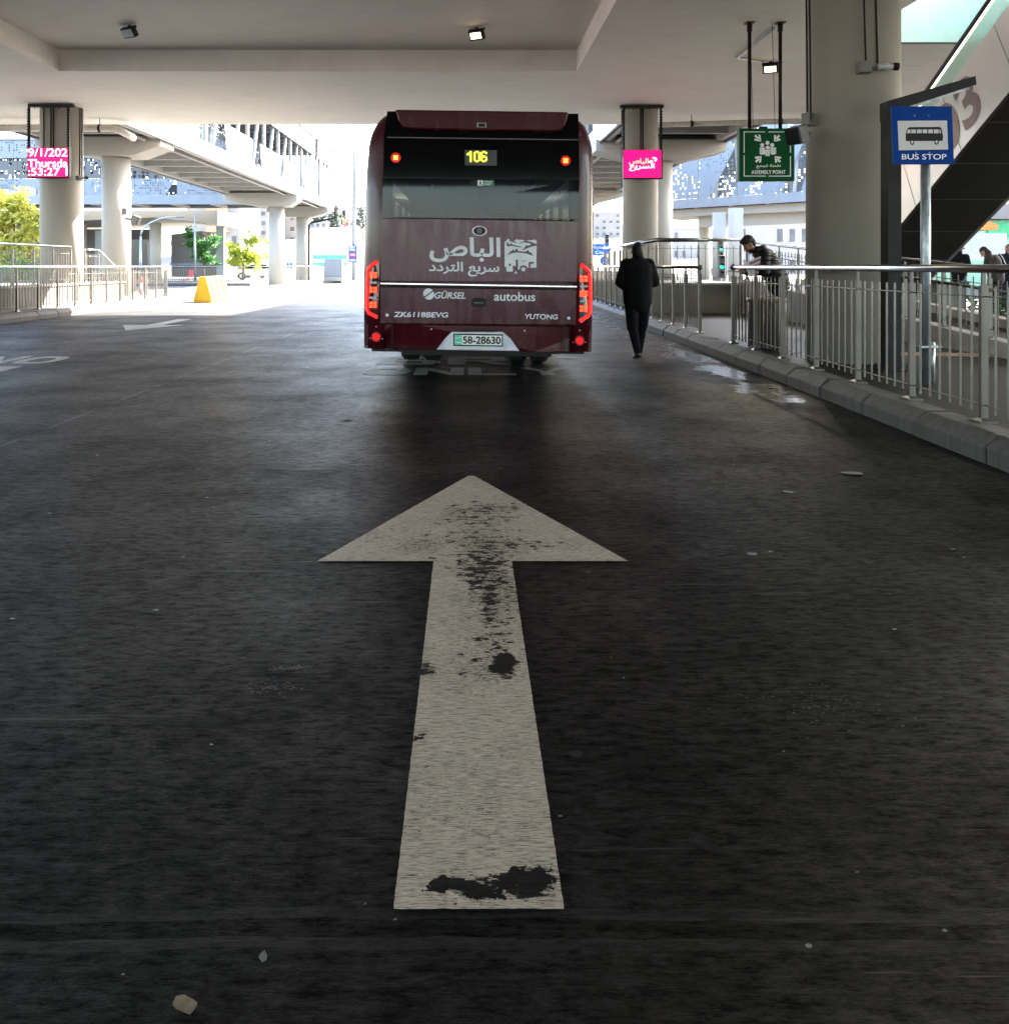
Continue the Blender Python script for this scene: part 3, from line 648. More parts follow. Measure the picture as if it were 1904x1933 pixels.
# conduits and lamp on the nearest pier; downpipe on the farthest
def cctv(loc, heading, label, box=False):
    o = empty('security_camera', loc, label, 'camera', 'cameras and lights fixed on columns')
    m = MB()
    m.box(-.14,.0,-.07,.07,-.07,.07); m.build('junction_box', mat('grey_box', (.16,.155,.145), .5), o, bevel=.008)
    m = MB(); m.tube([(0,0,0),(.10,-.02,-.01)], .022, 8); m.build('arm', MATS['grey_box'], o)
    m = MB(); m.tube([(.08,-.03,.0),(.26,-.05,.0)], .042, 12); m.build('camera_body', mat('silver_plastic', (.45,.45,.45), .3), o)
    m = MB(); m.tube([(.255,-.05,.0),(.32,-.056,-.005)], .048, 12); m.build('hood', BLACK, o)
    o.rotation_euler = (0,0,heading); return o
cctv(P(1641,127,10.31), R(-2), 'small silver security camera on the near concrete column')
cctv(P(152,336,26.3), R(-20), 'dark security camera below the conduit of the left display column')
def floodbox(loc, heading, label):
    o = empty('wall_floodlight', loc, label, 'floodlight', 'cameras and lights fixed on columns')
    m = MB(); m.tube([(0,0,0),(-.16,-.03,-.02)], .035, 8); m.build('arm', MATS['grey_box'], o)
    m = MB(); m.obox((-.25,-.04,-.04), (.16,.22,.22), 0, 0, R(-16)); m.build('housing', mat('flood_grey', (.14,.13,.12), .5), o, bevel=.01)
    m = MB(); m.obox((-.335,-.04,-.065), (.02,.20,.20), 0, 0, R(-16)); m.build('lens', BLACK, o)
    m = MB(); m.box(-.06,.06,-.06,.06,.10,.26); m.build('junction_box', MATS['grey_box'], o, bevel=.01)
    o.rotation_euler = (0,0,heading); return o
floodbox(P(1525,252,10.66), R(30), 'dark square floodlight on the near column beside the green sign')
o = floodbox(P(236,412,33.9), R(180), 'pale square floodlight on the pier behind the left fence'); o.scale = (1.6,1.6,1.6)
o = empty('downpipe', (-11.9,72.2,.2), 'black downpipe bent under the far bridge pier', 'pipe')
MB().tube([(-11.2,72.1,7.2),(-11.25,72.1,5.5),(-13.2,72.0,5.1),(-13.45,72.0,4.9),(-13.45,72.0,.2)], .09, 8).build('pipe', DARK, o, world=True)

# grey cross bridge on the left
def cross_bridge(p0, p1, depth, zb, H, label, pm, fm, diag=False):
    a, b = Vector((*p0,0)), Vector((*p1,0)); d = (b-a); L = d.length; d /= L; ang = math.atan2(d.y, d.x)
    o = empty('cross_bridge', (p0[0],p0[1],zb), label, 'footbridge', 'grey clad bridges crossing the end of the road')
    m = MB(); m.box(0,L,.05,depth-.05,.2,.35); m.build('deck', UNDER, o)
    m = MB(); k = int(L/3)
    for i in range(k+1): m.box(L*i/k-.09,L*i/k+.09,.1,depth-.1,-.05,.199)
    m.build('floor_beams', BEAMW, o)
    for y, s_ in ((0,1),(depth,-1)):
        m = MB(); m.box(0,L,min(y,y+s_*.08),max(y,y+s_*.08),.0,.75)
        x = 0.
        while x < L: m.box(x,x+.03,min(y-s_*.004,y),max(y-s_*.004,y),.01,.74); x += 2.4
        m.build('fascia', fm, o)
        m = MB(); h1, h2 = H*.40, H*.72
        if diag:
            x = 0.; w = 4.6; i = 0
            while x < L-1:
                gap = 1.5
                if i % 2 == 0: pts = [(x,.76),(x+w,.76),(x+w+2.2,H*.62),(x+w*.6+2.6,H-.1),(x+2.0,H-.1),(x+1.0,H*.5)]
                else: pts = [(x+.4,.76),(x+w,.76),(x+w+3.0,H-.1),(x+3.6,H-.1)]
                m.prism(pts, lambda p,q: (p,y+s_*(.01+.05*(i%2)),q), lambda p,q: (p,y+s_*(.04+.05*(i%2)),q)); x += w+gap; i += 1
        else:
            x = 0.
            while x < L-1:
                w = min(random.uniform(6,9), L-x); m.prism([(x,.76),(x+w-.9,.76),(x+w-.1,h1),(x,h1)], lambda p,q: (p,y+s_*.01,q), lambda p,q: (p,y+s_*.04,q)); x += w
            m.box(0,L,min(y+s_*.01,y+s_*.04),max(y+s_*.01,y+s_*.04),h2,H)
        m.build('cladding_panels', pm, o)
        m = MB(); k = int(L/2.2)
        for i in range(k+1):
            x = L*i/k; m.prism([(x-.12,.5),(x+.12,.5),(x+.12+(.9 if i%2 else -.9)*.6,H-.05),(x-.12+(.9 if i%2 else -.9)*.6,H-.05)], lambda p,q: (p,y+s_*.22,q), lambda p,q: (p,y+s_*.36,q))
        m.build('truss_posts', MATS['truss_grey'], o)
        if not diag or s_ == -1:
            m = MB(); m.box(0,L,min(y+s_*.05,y+s_*.07),max(y+s_*.05,y+s_*.07),h1+.02,h2-.02); m.build('screen_panels', PERFD, o)
    m = MB(); m.box(0,L,-.1,depth+.1,H,H+.15); m.build('roof', GREYP, o)
    o.rotation_euler = (0,0,ang); return o
cross_bridge((-52,67.2), (-17.15,67.2), 4.6, 6.3, 5.1, 'grey perforated footbridge crossing behind the left column', PERFG, GREYP)
cross_bridge((16.5,72.0), (40,46.5), 5.0, 6.2, 7.4, 'grey and white bridge with diagonal panels behind the assembly sign', perforated('perforated_slate', (.17,.20,.235), .22, .72, .27), GREYP, True)

# concrete station building pieces behind the bridges
sb = empty('station_block', (-30,74,.2), 'beige concrete station soffit behind the left bridge pier', 'building')
m = MB(); m.prism([(-46,5.0),(-36,5.2),(-27,5.6),(-21.5,5.0),(-21.5,6.2),(-46,6.2)], lambda a,b: (a,73.0,b), lambda a,b: (a,88,b)); m.build('roof', CAPC, sb, world=True)
m = MB(); m.box(-46,-30.6,83,83.2,.2,5.0); m.build('back_wall', WALLC, sb, world=True)
for cx in (-40,-34.2,-27.6): MB().tube([(cx,75,.2),(cx,75,5.25)], .5, 24).build('column', COLC, sb, world=True)
m = MB(); m.prism([(-27.0,4.3),(-24.3,4.6),(-22.6,2.6),(-22.6,.4),(-27.0,.4)], lambda a,b: (a,77.3,b), lambda a,b: (a,82,b)); m.build('stair_flight', mat('stair_dark', (.10,.09,.085), .55), sb, world=True)
m = MB(); m.box(-27.1,-22.4,77.15,77.25,1.5,1.65); m.box(-26,-22.4,77.15,77.25,3.4,3.5); m.box(-22.7,-22.0,76.6,77.2,.2,5.0); m.build('frame', GREYP, sb, world=True)
m = MB(); m.box(-31.4,-29.0,77,77.1,.2,3.8); m.build('glass_front', mat('dark_window', (.03,.035,.04), .1, 0, .2, 2), sb, world=True)
m = MB(); m.box(-33.6,-32.2,76.5,78,.2,4.6); m.build('louvre_box', mat('louvre_grey', (.4,.42,.43), .5, 0, .2, 12, (.1,.1,4)), sb, world=True)
sb = empty('station_block', (24,62,.2), 'beige concrete platform soffit under the bridge with diagonal panels', 'building')
m = MB(); m.prism([(16.0,5.55),(28,5.55),(38,5.55),(38,6.18),(16.0,6.18)], lambda a,b: (a,73.5-(a-16)*1.085,b), lambda a,b: (a+3.6,77.5-(a-16)*1.085,b)); m.build('roof', CAPC, sb, world=True)
m = MB(); m.obox((24,66.5,5.1),(13,.6,.9),R(-47)); m.build('beam', CAPC, sb, world=True)
for cx, cy, r in ((19.3,61,.52),(19.6,66,.52),(20.4,73,.45),(26.2,60.5,.8)): MB().tube([(cx,cy,.2),(cx,cy,5.56)], r, 24).build('column', COLC, sb, world=True)
m = MB(); m.box(24.6,26.2,55,55.06,2.0,3.3); m.box(24.6,26.2,55,55.06,3.55,4.7); m.build('screen_panels', perforated('perforated_beige', (.34,.33,.30), .22, .35, .36), sb, world=True)

# ------------------------------------------------------------------ railings
PROTO = {}
def post_mesh(h, key):
    if key not in PROTO:
        m = MB(); m.box(-.020,.020,-.027,.027,.0,h-.13); m.box(-.010,.010,-.014,.014,h-.13,h-.02)
        m.box(-.085,.085,-.065,.065,.0,.012)
        m.add([(-.07,-.05,.012),(.07,-.05,.012),(.07,.05,.012),(-.07,.05,.012),(-.024,-.032,.032),(.024,-.032,.032),(.024,.032,.032),(-.024,.032,.032)], [(0,1,5,4),(1,2,6,5),(2,3,7,6),(3,0,4,7)])
        PROTO[key] = m.mesh('post', STEEL)
    return PROTO[key]
def railing(pts, label, H=1.18, sp=1.10, npick=6, rr=.033, name='railing', group='steel railings along the kerbs', pick=True, ball=False, mid=False, pr=.010):
    """pts: foot points of the run (x, y, z); posts, pickets, two wires and a tube handrail"""
    pts = [Vector(p) for p in pts]
    o = empty(name, pts[0], label, 'railing', group); base = pts[0]
    up = Vector((0,0,1))
    MB().tube([p+up*H for p in pts], rr, 12).build('handrail', POLISH, o, world=True)
    if mid: MB().tube([p+up*(H-.28) for p in pts], .024, 8).build('lower_handrail', POLISH, o, world=True)
    pk = []; wr = MB(); me = post_mesh(H, ('p', round(H,2)))
    first = True
    for a, b in zip(pts[:-1], pts[1:]):
        d = b-a; L = d.length; k = max(1, round(L/sp)); ang = math.atan2(d.y, d.x)
        for i in range(k+1):
            if i == 0 and not first: continue
            q = bpy.data.objects.new('post', me); COL.objects.link(q); q.parent = o; q.location = a+d*i/k-base; q.rotation_euler = (0,0,ang)
        first = False
        if pick:
            for i in range(k):
                for j in range(1, npick+1):
                    pk.append(a+d*((i+j/(npick+1))/k))
    if pick:
        key = ('k', round(H,2), pr)
        if key not in PROTO: PROTO[key] = MB().tube([(0,0,.075),(0,0,H-.135)], pr, 6, smooth=False).mesh('picket', STEEL)
        pk.sort(key=lambda p: (p-Vector((0,0,CH))).length)
        for p in pk[:100]:
            q = bpy.data.objects.new('picket', PROTO[key]); COL.objects.link(q); q.parent = o; q.location = p-base
        if len(pk) > 100:
            m = MB()
            for p in pk[100:]: m.tube([p+up*.075, p+up*(H-.135)], pr, 5, smooth=False)
            q = m.build('picket', STEEL, o, world=True); q['kind'] = 'stuff'
        for k, z in enumerate((.13, H-.215)):
            m = MB()
            for a, b in zip(pts[:-1], pts[1:]): m.tube([a+up*z, b+up*z], .006, 5)
            m.build('wire', STEEL, o, world=True)
    if ball:
        for p in (pts[0], pts[-1]): MB().sphere(p+up*H, .052, 12, 8).build('end_ball', STEEL, o, world=True)
    return o
def RX(y): return KX(y)+.29
railing([(RX(1.0),1.0,.2),(RX(13.15),13.15,.2)], 'near steel kerb railing in front of the thick column', ball=True)
railing([(RX(15.2),15.2,.2),(RX(38),38,.2)], 'steel kerb railing with a ball end behind the walking man', ball=True)
railing([(-11.8,4.0,.2),(-11.85,22.3,.2),(-11.78,33.2,.2),(-12.2,34.1,.2)], 'steel railing along the left kerb in front of the planter wall', pr=.014)
railing([(-13.2,34.9,.2),(-38,35.2,.2)], 'steel railing turning left beyond the yellow barrier', pr=.016)
railing([(-40,58.4,.2),(-22,59.3,.2),(-16,60.7,.2),(-9.6,71.3,.2),(-7.2,82,.2)], 'pale steel railing along the far kerb under the footbridge', pr=.016)
# raised walls and ramps
w = empty('planter_wall', (-12.5,20,.2), 'raised grey concrete wall behind the left kerb railing', 'wall')
m = MB(); m.box(-12.45,-12.15,2,30.0,.15,.81); m.build('wall', WALLC, w, world=True)
m = MB(); m.box(-12.5,-12.1,2,30.05,.81,.87); m.build('coping', CAPC, w, world=True)
m = MB(); m.box(-18,-12.46,2,29.7,.15,.80); m.build('terrace', MATS['light_paving'], w, world=True)
for i in range(4): m = MB(); m.box(-14.2,-12.46,29.72+i*.3,30.0+i*.3,.15,.68-i*.13); m.build('step', WALLC, w, world=True)
railing([(-12.30,6,.87),(-12.30,26.3,.87)], 'upper railing standing on the raised left wall', H=1.13, group='railings on the raised walls', pr=.012)
o = railing([(-12.62,28.0,.87),(-12.62,29.0,.87)], 'short upper railing beside the steps behind the left column', H=1.08, group='railings on the raised walls', pr=.012)
MB().tube([(-12.62,29.0,1.95),(-12.62,30.6,1.30),(-12.62,30.6,.25)], .03, 8).build('stair_rail', POLISH, o, world=True)

w = empty('planter_wall', (5.9,21.6,.2), 'concrete planter wall seen through the gap in the right railing', 'wall')
m = MB(); m.box(4.70,7.0,21.6,21.85,.15,.92); m.box(4.70,4.95,21.86,30,.15,.92); m.build('wall', WALLC, w, world=True)
m = MB(); m.box(4.66,7.04,21.55,21.9,.92,.97); m.build('coping', CAPC, w, world=True)
m = MB(); m.box(5.9,5.915,21.592,21.605,.2,.9); m.build('joint', DARK, w, world=True)
m = MB(); m.box(4.96,9.0,21.86,33,.15,.86); m.build('terrace', PAVE, w, world=True)
railing([(4.85,30,.92),(4.85,21.75,.97),(7.0,21.75,.97)], 'dark railing on the planter wall behind the walking man', H=1.10, npick=5, group='railings on the raised walls', rr=.04)
w = empty('access_ramp', (7.8,16,.2), 'sloping concrete access ramp behind the near column', 'ramp')
def rz(y): return .22 + max(0, (y-10.8))*.0675
m = MB()
for x0, x1, top in ((6.98,7.2,.12),(8.5,8.72,.12)):
    m.add([(x0,10.0,.15),(x1,10.0,.15),(x1,21.55,.15),(x0,21.55,.15),(x0,10.0,rz(10)+top),(x1,10.0,rz(10)+top),(x1,21.55,rz(21.55)+top),(x0,21.55,rz(21.55)+top)], [(0,3,2,1),(4,5,6,7),(0,1,5,4),(1,2,6,5),(2,3,7,6),(3,0,4,7)])
m.build('ramp_kerb', mat('ramp_stone', (.33,.31,.28), .7, 0, .15, 4), w, world=True)
m = MB(); m.add([(7.21,10.2,.205),(8.49,10.2,.205),(8.49,21.5,rz(21.5)),(7.21,21.5,rz(21.5))], [(0,1,2,3)]); m.build('ramp_surface', PAVE, w, world=True)
railing([(7.09,10.4,rz(10.4)+.12),(7.09,21.5,rz(21.5)+.12)], 'railing on the near side of the access ramp behind the bus stop pole', H=.95, npick=5, mid=True, group='railings on the raised walls')
railing([(8.61,18.2,rz(18.2)+.12),(8.61,21.5,rz(21.5)+.12)], 'railing on the far side of the access ramp beside the escalator', H=1.05, npick=5, group='railings on the raised walls')
w = empty('concrete_block', (9.1,16.1,.2), 'square concrete block below the escalator beside the hedge', 'planter')
m = MB(); m.box(8.78,9.35,15.9,16.5,.18,1.05); m.build('block', WALLC, w, world=True, bevel=.01)
m = MB(); m.box(8.74,9.39,15.86,16.54,1.05,1.10); m.build('capstone', DARK, w, world=True)

# ------------------------------------------------------------------ escalator
es = empty('escalator', (10.1,21.6,.2), 'white and black clad escalator rising on the right with number 03', 'escalator')
EA, EB, TAN = 9.2, 11.0, math.tan(R(30))
def ez(y): return 2.216 + (18.13-y)*TAN
YA, YB = 21.4, 4.0
SIDE = mat('escalator_panel', (.66,.64,.64), .22, .15, .04, 1.2, (1,.4,.4)); DKP = mat('escalator_dark_panel', (.022,.020,.018), .35, .1, .15, 2)
m = MB(); m.add([(EA+.01,YA,ez(YA)),(EB-.01,YA,ez(YA)),(EB-.01,YB,ez(YB)),(EA+.01,YB,ez(YB)),(EA+.01,YA,ez(YA)+.12),(EB-.01,YA,ez(YA)+.12),(EB-.01,YB,ez(YB)+.12),(EA+.01,YB,ez(YB)+.12)], [(0,1,2,3),(4,5,6,7),(0,1,5,4),(1,2,6,5),(2,3,7,6),(3,0,4,7)]); m.build('soffit', DKP, es, world=True)
m = MB(); y = YA
while y > YB+1:
    m.add([(EA+.02,y,ez(y)-.004),(EB-.02,y,ez(y)-.004),(EB-.02,y-.012,ez(y-.012)-.004),(EA+.02,y-.012,ez(y-.012)-.004)], [(0,1,2,3)]); y -= 1.05
m.build('soffit_joint', mat('joint_grey', (.30,.29,.28), .5), es, world=True)
for x, s_ in ((EA,-1),(EB,1)):
    m = MB(); m.prism([(YA,ez(YA)),(YB,ez(YB)),(YB,ez(YB)+1.5),(YA,ez(YA)+1.5)], lambda a,b: (x,a,b), lambda a,b: (x-s_*.08,a,b)); m.build('side_panel', SIDE, es, world=True)
    j = MB(); y = YA-.8
    while y > YB+1:
        e = (x+s_*.003, y, ez(y)+.01); f = (x+s_*.003, y+1.5*.5*.87, ez(y)+1.49+ (-.22))
        y2 = y+.62; z2 = ez(y2)+1.49
        j.add([(x+s_*.004,y,ez(y)),(x+s_*.004,y-.014,ez(y-.014)),(x+s_*.004,y2-.014,z2),(x+s_*.004,y2,z2)], [(0,1,2,3)]); y -= 1.6
    j.build('panel_joint', DARK, es, world=True)
    m = MB(); m.prism([(YA,ez(YA)+1.52),(YB,ez(YB)+1.52),(YB,ez(YB)+2.12),(YA,ez(YA)+2.12)], lambda a,b: (x-s_*.10,a,b), lambda a,b: (x-s_*.112,a,b)); m.build('glass_balustrade', glass('balustrade_glass', (.50,.66,.62), .42), es, world=True)
    MB().tube([(x-s_*.105,YA,ez(YA)+2.17),(x-s_*.105,YB,ez(YB)+2.17)], .055, 10).build('handrail', BLACK, es, world=True)
    m = MB(); m.prism([(YA,ez(YA)+2.04),(YB,ez(YB)+2.04),(YB,ez(YB)+2.10),(YA,ez(YA)+2.10)], lambda a,b: (x-s_*.085,a,b), lambda a,b: (x-s_*.099,a,b)); m.build('light_strip', emit('strip_glow', (1,.95,.72), .22), es, world=True)
m = MB()
for i in range(34): y = YA-.3-i*.40; m.box(EA+.3,EB-.3,y-.40,y,ez(y-.40)+.14,ez(y)+1.3)
m.build('steps', mat('step_grey', (.12,.12,.12), .5, .6), es, world=True)
t = text_mb('03', 1.45, 1.0, .03)
M = Matrix.Translation((EA-.006, 15.95, ez(15.95)+.76)) @ Matrix.Rotation(R(-30),4,'X') @ Matrix.Rotation(R(-90),4,'Z')
place(t, M); t.build('number', mat('number_mauve', (.17,.12,.13), .5), es, world=True)
m = MB(); m.sphere((0,0,0), (.16,.16,.16), 12, 8)

# ------------------------------------------------------------------ bus
BY = 9.5; ROLL = .013
bus = empty('city_bus', (.113, BY, 0), 'dark maroon city bus seen from behind with red tail lights on', 'bus')
cs, sn = math.cos(ROLL), math.sin(ROLL)
def B(px, py):
    X = (px-VX)/F*BY-.113; Z = CH-(py-HY)/F*BY
    return X*cs-Z*sn, X*sn+Z*cs
def z4(x, y): return B(664.4+.2538*x, 181.2+.2538*y)
def z5(x, y): return B(664.4+.2538*x, 422.8+.2538*y)
def rearY(u):
    d = min(1, max(0, abs(u)-1.06)/.255); return .24*(1-math.sqrt(max(0,1-d*d)))
MAROON = bus_paint('maroon_paint', (.052,.0035,.008), (.060,.016,.020), .3, .22)
MAROOND = bus_paint('dusty_maroon_paint', (.046,.006,.014), (.145,.072,.098), 1.0, .35)
MAROONL = bus_paint('lower_maroon_paint', (.046,.004,.010), (.080,.026,.038), .8, .35)
BGLASS = mat('black_glass', (.0025,.0025,.003), .08, 0, .1, 3, spec=.08)
WINDOW = mat('tinted_window', (.010,.012,.022), .03, 0, .15, 2, spec=.75)
CHROME = mat('chrome', (.75,.76,.78), .12, 1, .05, 4)
SILVER = mat('silver_paint', (.42,.43,.48), .35, .6, .15, 6)
LOGO = mat('decal_grey', (.66,.70,.72), .5, 0, .08, 8)
def sect(i):
    """half outline of the body at corner inset i"""
    pts = [(1.305-i,.455),(1.318-i,1.35),(1.305-i,2.42)]
    for k in range(9):
        a = R(90*k/8); pts.append((.985-i*.6+.302*math.cos(a)-(.4*i if k < 1 else .4*i*(1-k/8)), 2.66+.475*math.sin(a)-i*.25*math.sin(a)))
    return pts
m = MB(); secs = []
for k in range(7):
    a = R(90*k/6); secs.append((.255*(1-math.sin(a)), .24*(1-math.cos(a))))
secs += [(0,.6),(0,10.6),(.03,10.9),(.12,11.15),(.3,11.3)]
rings = []
for i, y in secs:
    h = sect(i); rings.append([(x,y,z) for x,z in h]+[(-x,y,z) for x,z in reversed(h)])
n = len(rings[0])
m.add([p for r in rings for p in r], [(i*n+j,i*n+(j+1)%n,(i+1)*n+(j+1)%n,(i+1)*n+j) for i in range(len(rings)-1) for j in range(n) if not (i == 7 and j in (1, n-3))], True)
for z0, z1 in ((.46,1.22),(2.62,2.95)): m.box(-1.0,1.0,11.22,11.30,z0,z1)
m.box(-1.02,1.02,.26,.32,.46,1.945)
m.build('body', MAROON, bus)
def rear(name, poly, matl, d0, d1=.06, parent=None, bevel=0, label=None, sub=1):
    """plate on the rear face: front surface d0 in front of the bodywork"""
    pts = []
    for (a, b) in zip(poly, poly[1:]+poly[:1]):
        for k in range(sub): pts.append((a[0]+(b[0]-a[0])*k/sub, a[1]+(b[1]-a[1])*k/sub))
    m = MB(); m.prism(pts, lambda x,z: (x,rearY(x)-d0,z), lambda x,z: (x,rearY(x)+d1,z)); return m.build(name, matl, parent or bus, bevel=bevel, label=label)
rear('rear_glass_panel', [z4(262,112),z4(1682,130),z4(1690,600),z4(1684,622),z4(228,608),z4(232,600),z4(238,300)], BGLASS, .004, .02)
for q in ([z4(228,608),z4(300,609),z4(298,903),z4(222,902)],[z4(1608,622),z4(1690,623),z4(1678,918),z4(1608,917)],[z4(298,896),z4(1608,909),z4(1608,918),z4(298,904)]): rear('window_border', q, BGLASS, .004, .02)
rear('rear_window', [z4(228,608),z4(1688,622),z4(1678,916),z4(222,902)], glass('bus_rear_glass', (.012,.014,.02), .36), .009, -.006)
rear('trim_line', [z4(262,303),z4(1680,322),z4(1680,328),z4(262,309)], mat('trim_grey', (.12,.12,.13), .3), .008, 0)
sp = [z4(322,104),z4(1606,122),z4(1600,165),z4(1580,225),z4(1545,262),z4(1500,268),z4(960,262),z4(420,248),z4(375,238),z4(345,190)]
m = MB(); m.prism(sp, lambda x,z: (x,-.055-.05*(z-2.9)*0,z), lambda x,z: (x,.35,z)); m.build('spoiler', MAROON, bus, bevel=.02)
o = rear('rear_camera', [z4(928,205),z4(998,206),z4(998,240),z4(928,239)], CHROME, .075, .0); rear('lens', [z4(938,212),z4(988,213),z4(988,236),z4(938,235)], BLACK, .085, 0, o)
o = rear('destination_display', [z4(838,400),z4(1076,403),z4(1076,517),z4(838,514)], mat('led_panel', (.02,.02,.026), .35), .012, 0)
D = {'1': ["0010","0110","1110","0010","0010","0010","0010","0010","0010"], '0': ["0110","1001","1001","1001","1001","1001","1001","1001","0110"], '6': ["0110","1001","1000","1000","1110","1001","1001","1001","0110"]}
LEDY = emit('led_yellow', (.95,1,.08), .10)
for ci, ch in enumerate('106'):
    m = MB()
    for r_, row in enumerate(D[ch]):
        for c, v in enumerate(row):
            if v == '1':
                for sx in (0,1):
                    cx, cz = z4(856+ci*52+c*11.5+sx*5.6, 416+r_*8.5); flat(m, [(cx-.0068,cz-.0105),(cx+.0068,cz-.0105),(cx+.0068,cz+.0105),(cx-.0068,cz+.0105)], -.0145)
    m.build('route_digit', LEDY, o)
REDG = emit('red_glow', (1,.012,.010), .22); REDC = emit('red_core', (1,.28,.03), .6); REDL = mat('red_lens', (.30,.006,.008), .12, 0, .1, 5, coat=.8, emit=(1,.002,.003), es=.035)
for cx, cy in ((325,458),(1587,480)):
    u, z = z4(cx, cy); m = MB()
    for k in range(-4,5):
        for q in range(-4,5):
            if k*k+q*q < 9: m.sphere((u+k*.0105,-.012,z+q*.0105), .0044, 6, 4)
    b = MB(); b.tube([(u,.0,z),(u,-.012,z)], .056, 20); q_ = b.build('high_brake_lamp', REDL, bus); m.build('led_cluster', REDC, q_)
o = rear('exit_sticker', [z4(932,625),z4(1055,627),z4(1055,670),z4(932,668)], mat('sticker_green', (.02,.20,.13), .4), .013, 0)
rear('sticker_pictogram', [z4(934,627),z4(972,628),z4(972,668),z4(934,666)], SIGNW, .0145, 0, o)
m = MB()
for q in ([(950,632),(958,632),(958,640),(950,640)],[(944,642),(962,640),(958,652),(948,652)],[(940,664),(950,651),(954,653),(946,666)],[(954,652),(962,652),(968,664),(962,665)]): flat(m, [z4(*p) for p in q], -.016)
m.build('running_figure', BLACK, o)
m = MB()
for k in range(3): flat(m, [z4(980,634+k*11),z4(1045-k*8,635+k*11),z4(1045-k*8,639+k*11),z4(980,638+k*11)], -.0145)
m.build('sticker_lines', LOGO, o)
rear('arrow_tag', [z4(865,648),z4(885,630),z4(930,629),z4(930,668),z4(885,667)], BLACK, .0125, 0)
# engine cover panel
PN = rear('engine_cover', [z4(222,908),z4(1674,930),(z5(1668,430)),(z5(214,424))], MAROOND, .012, .02, bevel=.004)
cx, cz = z4(947,1003); m = MB(); m.tube([(cx,-.0,cz),(cx,-.03,cz)], .082, 28); m.v = [(x,y,cz+(z-cz)*.68) for x,y,z in m.v]; o = m.build('badge_ring', SILVER, bus)
m = MB(); m.tube([(cx,-.028,cz),(cx,-.034,cz)], .068, 28); m.v = [(x,y,cz+(z-cz)*.68) for x,y,z in m.v]; m.build('badge_face', BLACK, o)
m = MB(); m.tube([(cx,-.033,cz),(cx,-.042,cz)], .034, 20); m.build('badge_centre', mat('dark_grey', (.05,.05,.05), .3), o)
def btext(s, x0, y0, x1, y1, matl, parent, bold=.02, italic=0, d=-.0135, name='lettering', fn=z5):
    a, b = fn(x0, y1), fn(x1, y0); t = text_mb(s, b[0]-a[0], b[1]-a[1], bold, italic)
    place(t, Matrix.Translation(((a[0]+b[0])/2, d, (a[1]+b[1])/2))); return t.build(name, matl, parent)
btext('\uFEB9\uFE8E\uFE92\uFEDF\uFE8D', 575, 100, 1105, 282, LOGO, PN, .025, name='large_arabic_lettering')
btext('\uFEA9\uFEA9\uFEAE\uFE98\uFEDF\uFE8D \uFECA\uFEF3\uFEAE\uFEB3', 570, 285, 1095, 385, LOGO, PN, .022, name='small_arabic_lettering')
def em(x, y): return B(921+.0714*x, 422.8+.0714*y)
m = MB()
def eq(poly, y=-.0135): flat(m, [em(*p) for p in poly], y)
eq([(435,460),(600,450),(1280,520),(1275,1150),(1120,1160),(1060,1150),(1030,1160),(870,1150),(800,1215),(735,1120),(660,1110),(640,1130),(435,1130)])
eq([(480,1131),(650,1131),(668,1230),(640,1255),(500,1255),(482,1235)], -.0135); eq([(690,1308),(735,1225),(775,1302)])
eq([(875+57+57*math.cos(i*math.pi/8),1195+53*math.sin(i*math.pi/8)) for i in range(16)])
for q in ([(470,462),(480,415),(515,410),(520,385),(560,385),(568,462)],[(680,440),(770,395),(800,420),(905,415),(975,440),(830,490),(770,495)],[(1010,440),(1100,420),(1180,425),(1225,395),(1245,430),(1282,435),(1282,515),(1130,470)]): eq(q, -.0139)
m.build('city_emblem', LOGO, PN)
m = MB()
for q in ([(490,495),(535,490),(535,535),(585,535),(585,512),(632,512),(635,540),(890,605),(860,620),(620,575),(495,588)],[(490,830),(580,745),(585,712),(640,712),(640,672),(690,675),(690,715),(722,712),(722,655),(785,655),(787,712),(990,728),(1040,690),(1068,690),(1072,735),(1160,765),(1160,805),(1195,848),(1000,770),(780,748),(640,765)],
          [(900,675),(968,625),(968,585),(1005,580),(1010,555),(1040,552),(1042,580),(1140,540),(1080,470),(960,470),(800,525),(860,480),(960,452),(1070,455),(1190,520),(1300,520),(1300,565),(1160,590),(1000,650),(940,685)],
          [(565,445),(700,455),(765,490),(740,498),(640,470)],[(728,940),(782,935),(790,1215),(745,1215),(732,1225)],[(545,1045),(602,1045),(602,1102),(545,1102)],[(1072,1010),(1110,998),(1210,1000),(1200,1045),(1120,1050),(1112,1155),(1070,1150)],[(830,1190),(850,1120),(900,1092),(960,1092),(1010,1115),(1030,1165),(985,1162),(970,1140),(900,1140),(875,1170),(870,1200)],
          [(650,1110),(700,1095),(735,1160),(700,1240),(660,1235)],[(862,970),(905,995),(935,960),(965,965),(995,930),(985,965),(940,980),(905,1012)]): eq(q, -.0150)
m.build('emblem_relief', mat('decal_maroon', (.09,.045,.055), .5), PN)
rear('chrome_strip', [z5(212,436),z5(1670,460),z5(1670,470),z5(212,446)], CHROME, .022, 0); rear('strip_shadow_gap', [z5(212,447),z5(1670,471),z5(1670,484),z5(212,460)], BLACK, .008, 0)
LP = rear('lower_panel', [z5(212,468),z5(1666,490),z5(1664,748),z5(210,738)], MAROONL, .012, .02, bevel=.004)
btext('GÜRSEL', 612, 497, 845, 553, LOGO, LP, .02, .25); btext('autobus', 1055, 507, 1362, 570, LOGO, LP, .012)
m = MB(); cx, cz = z5(570,520); r_ = .058
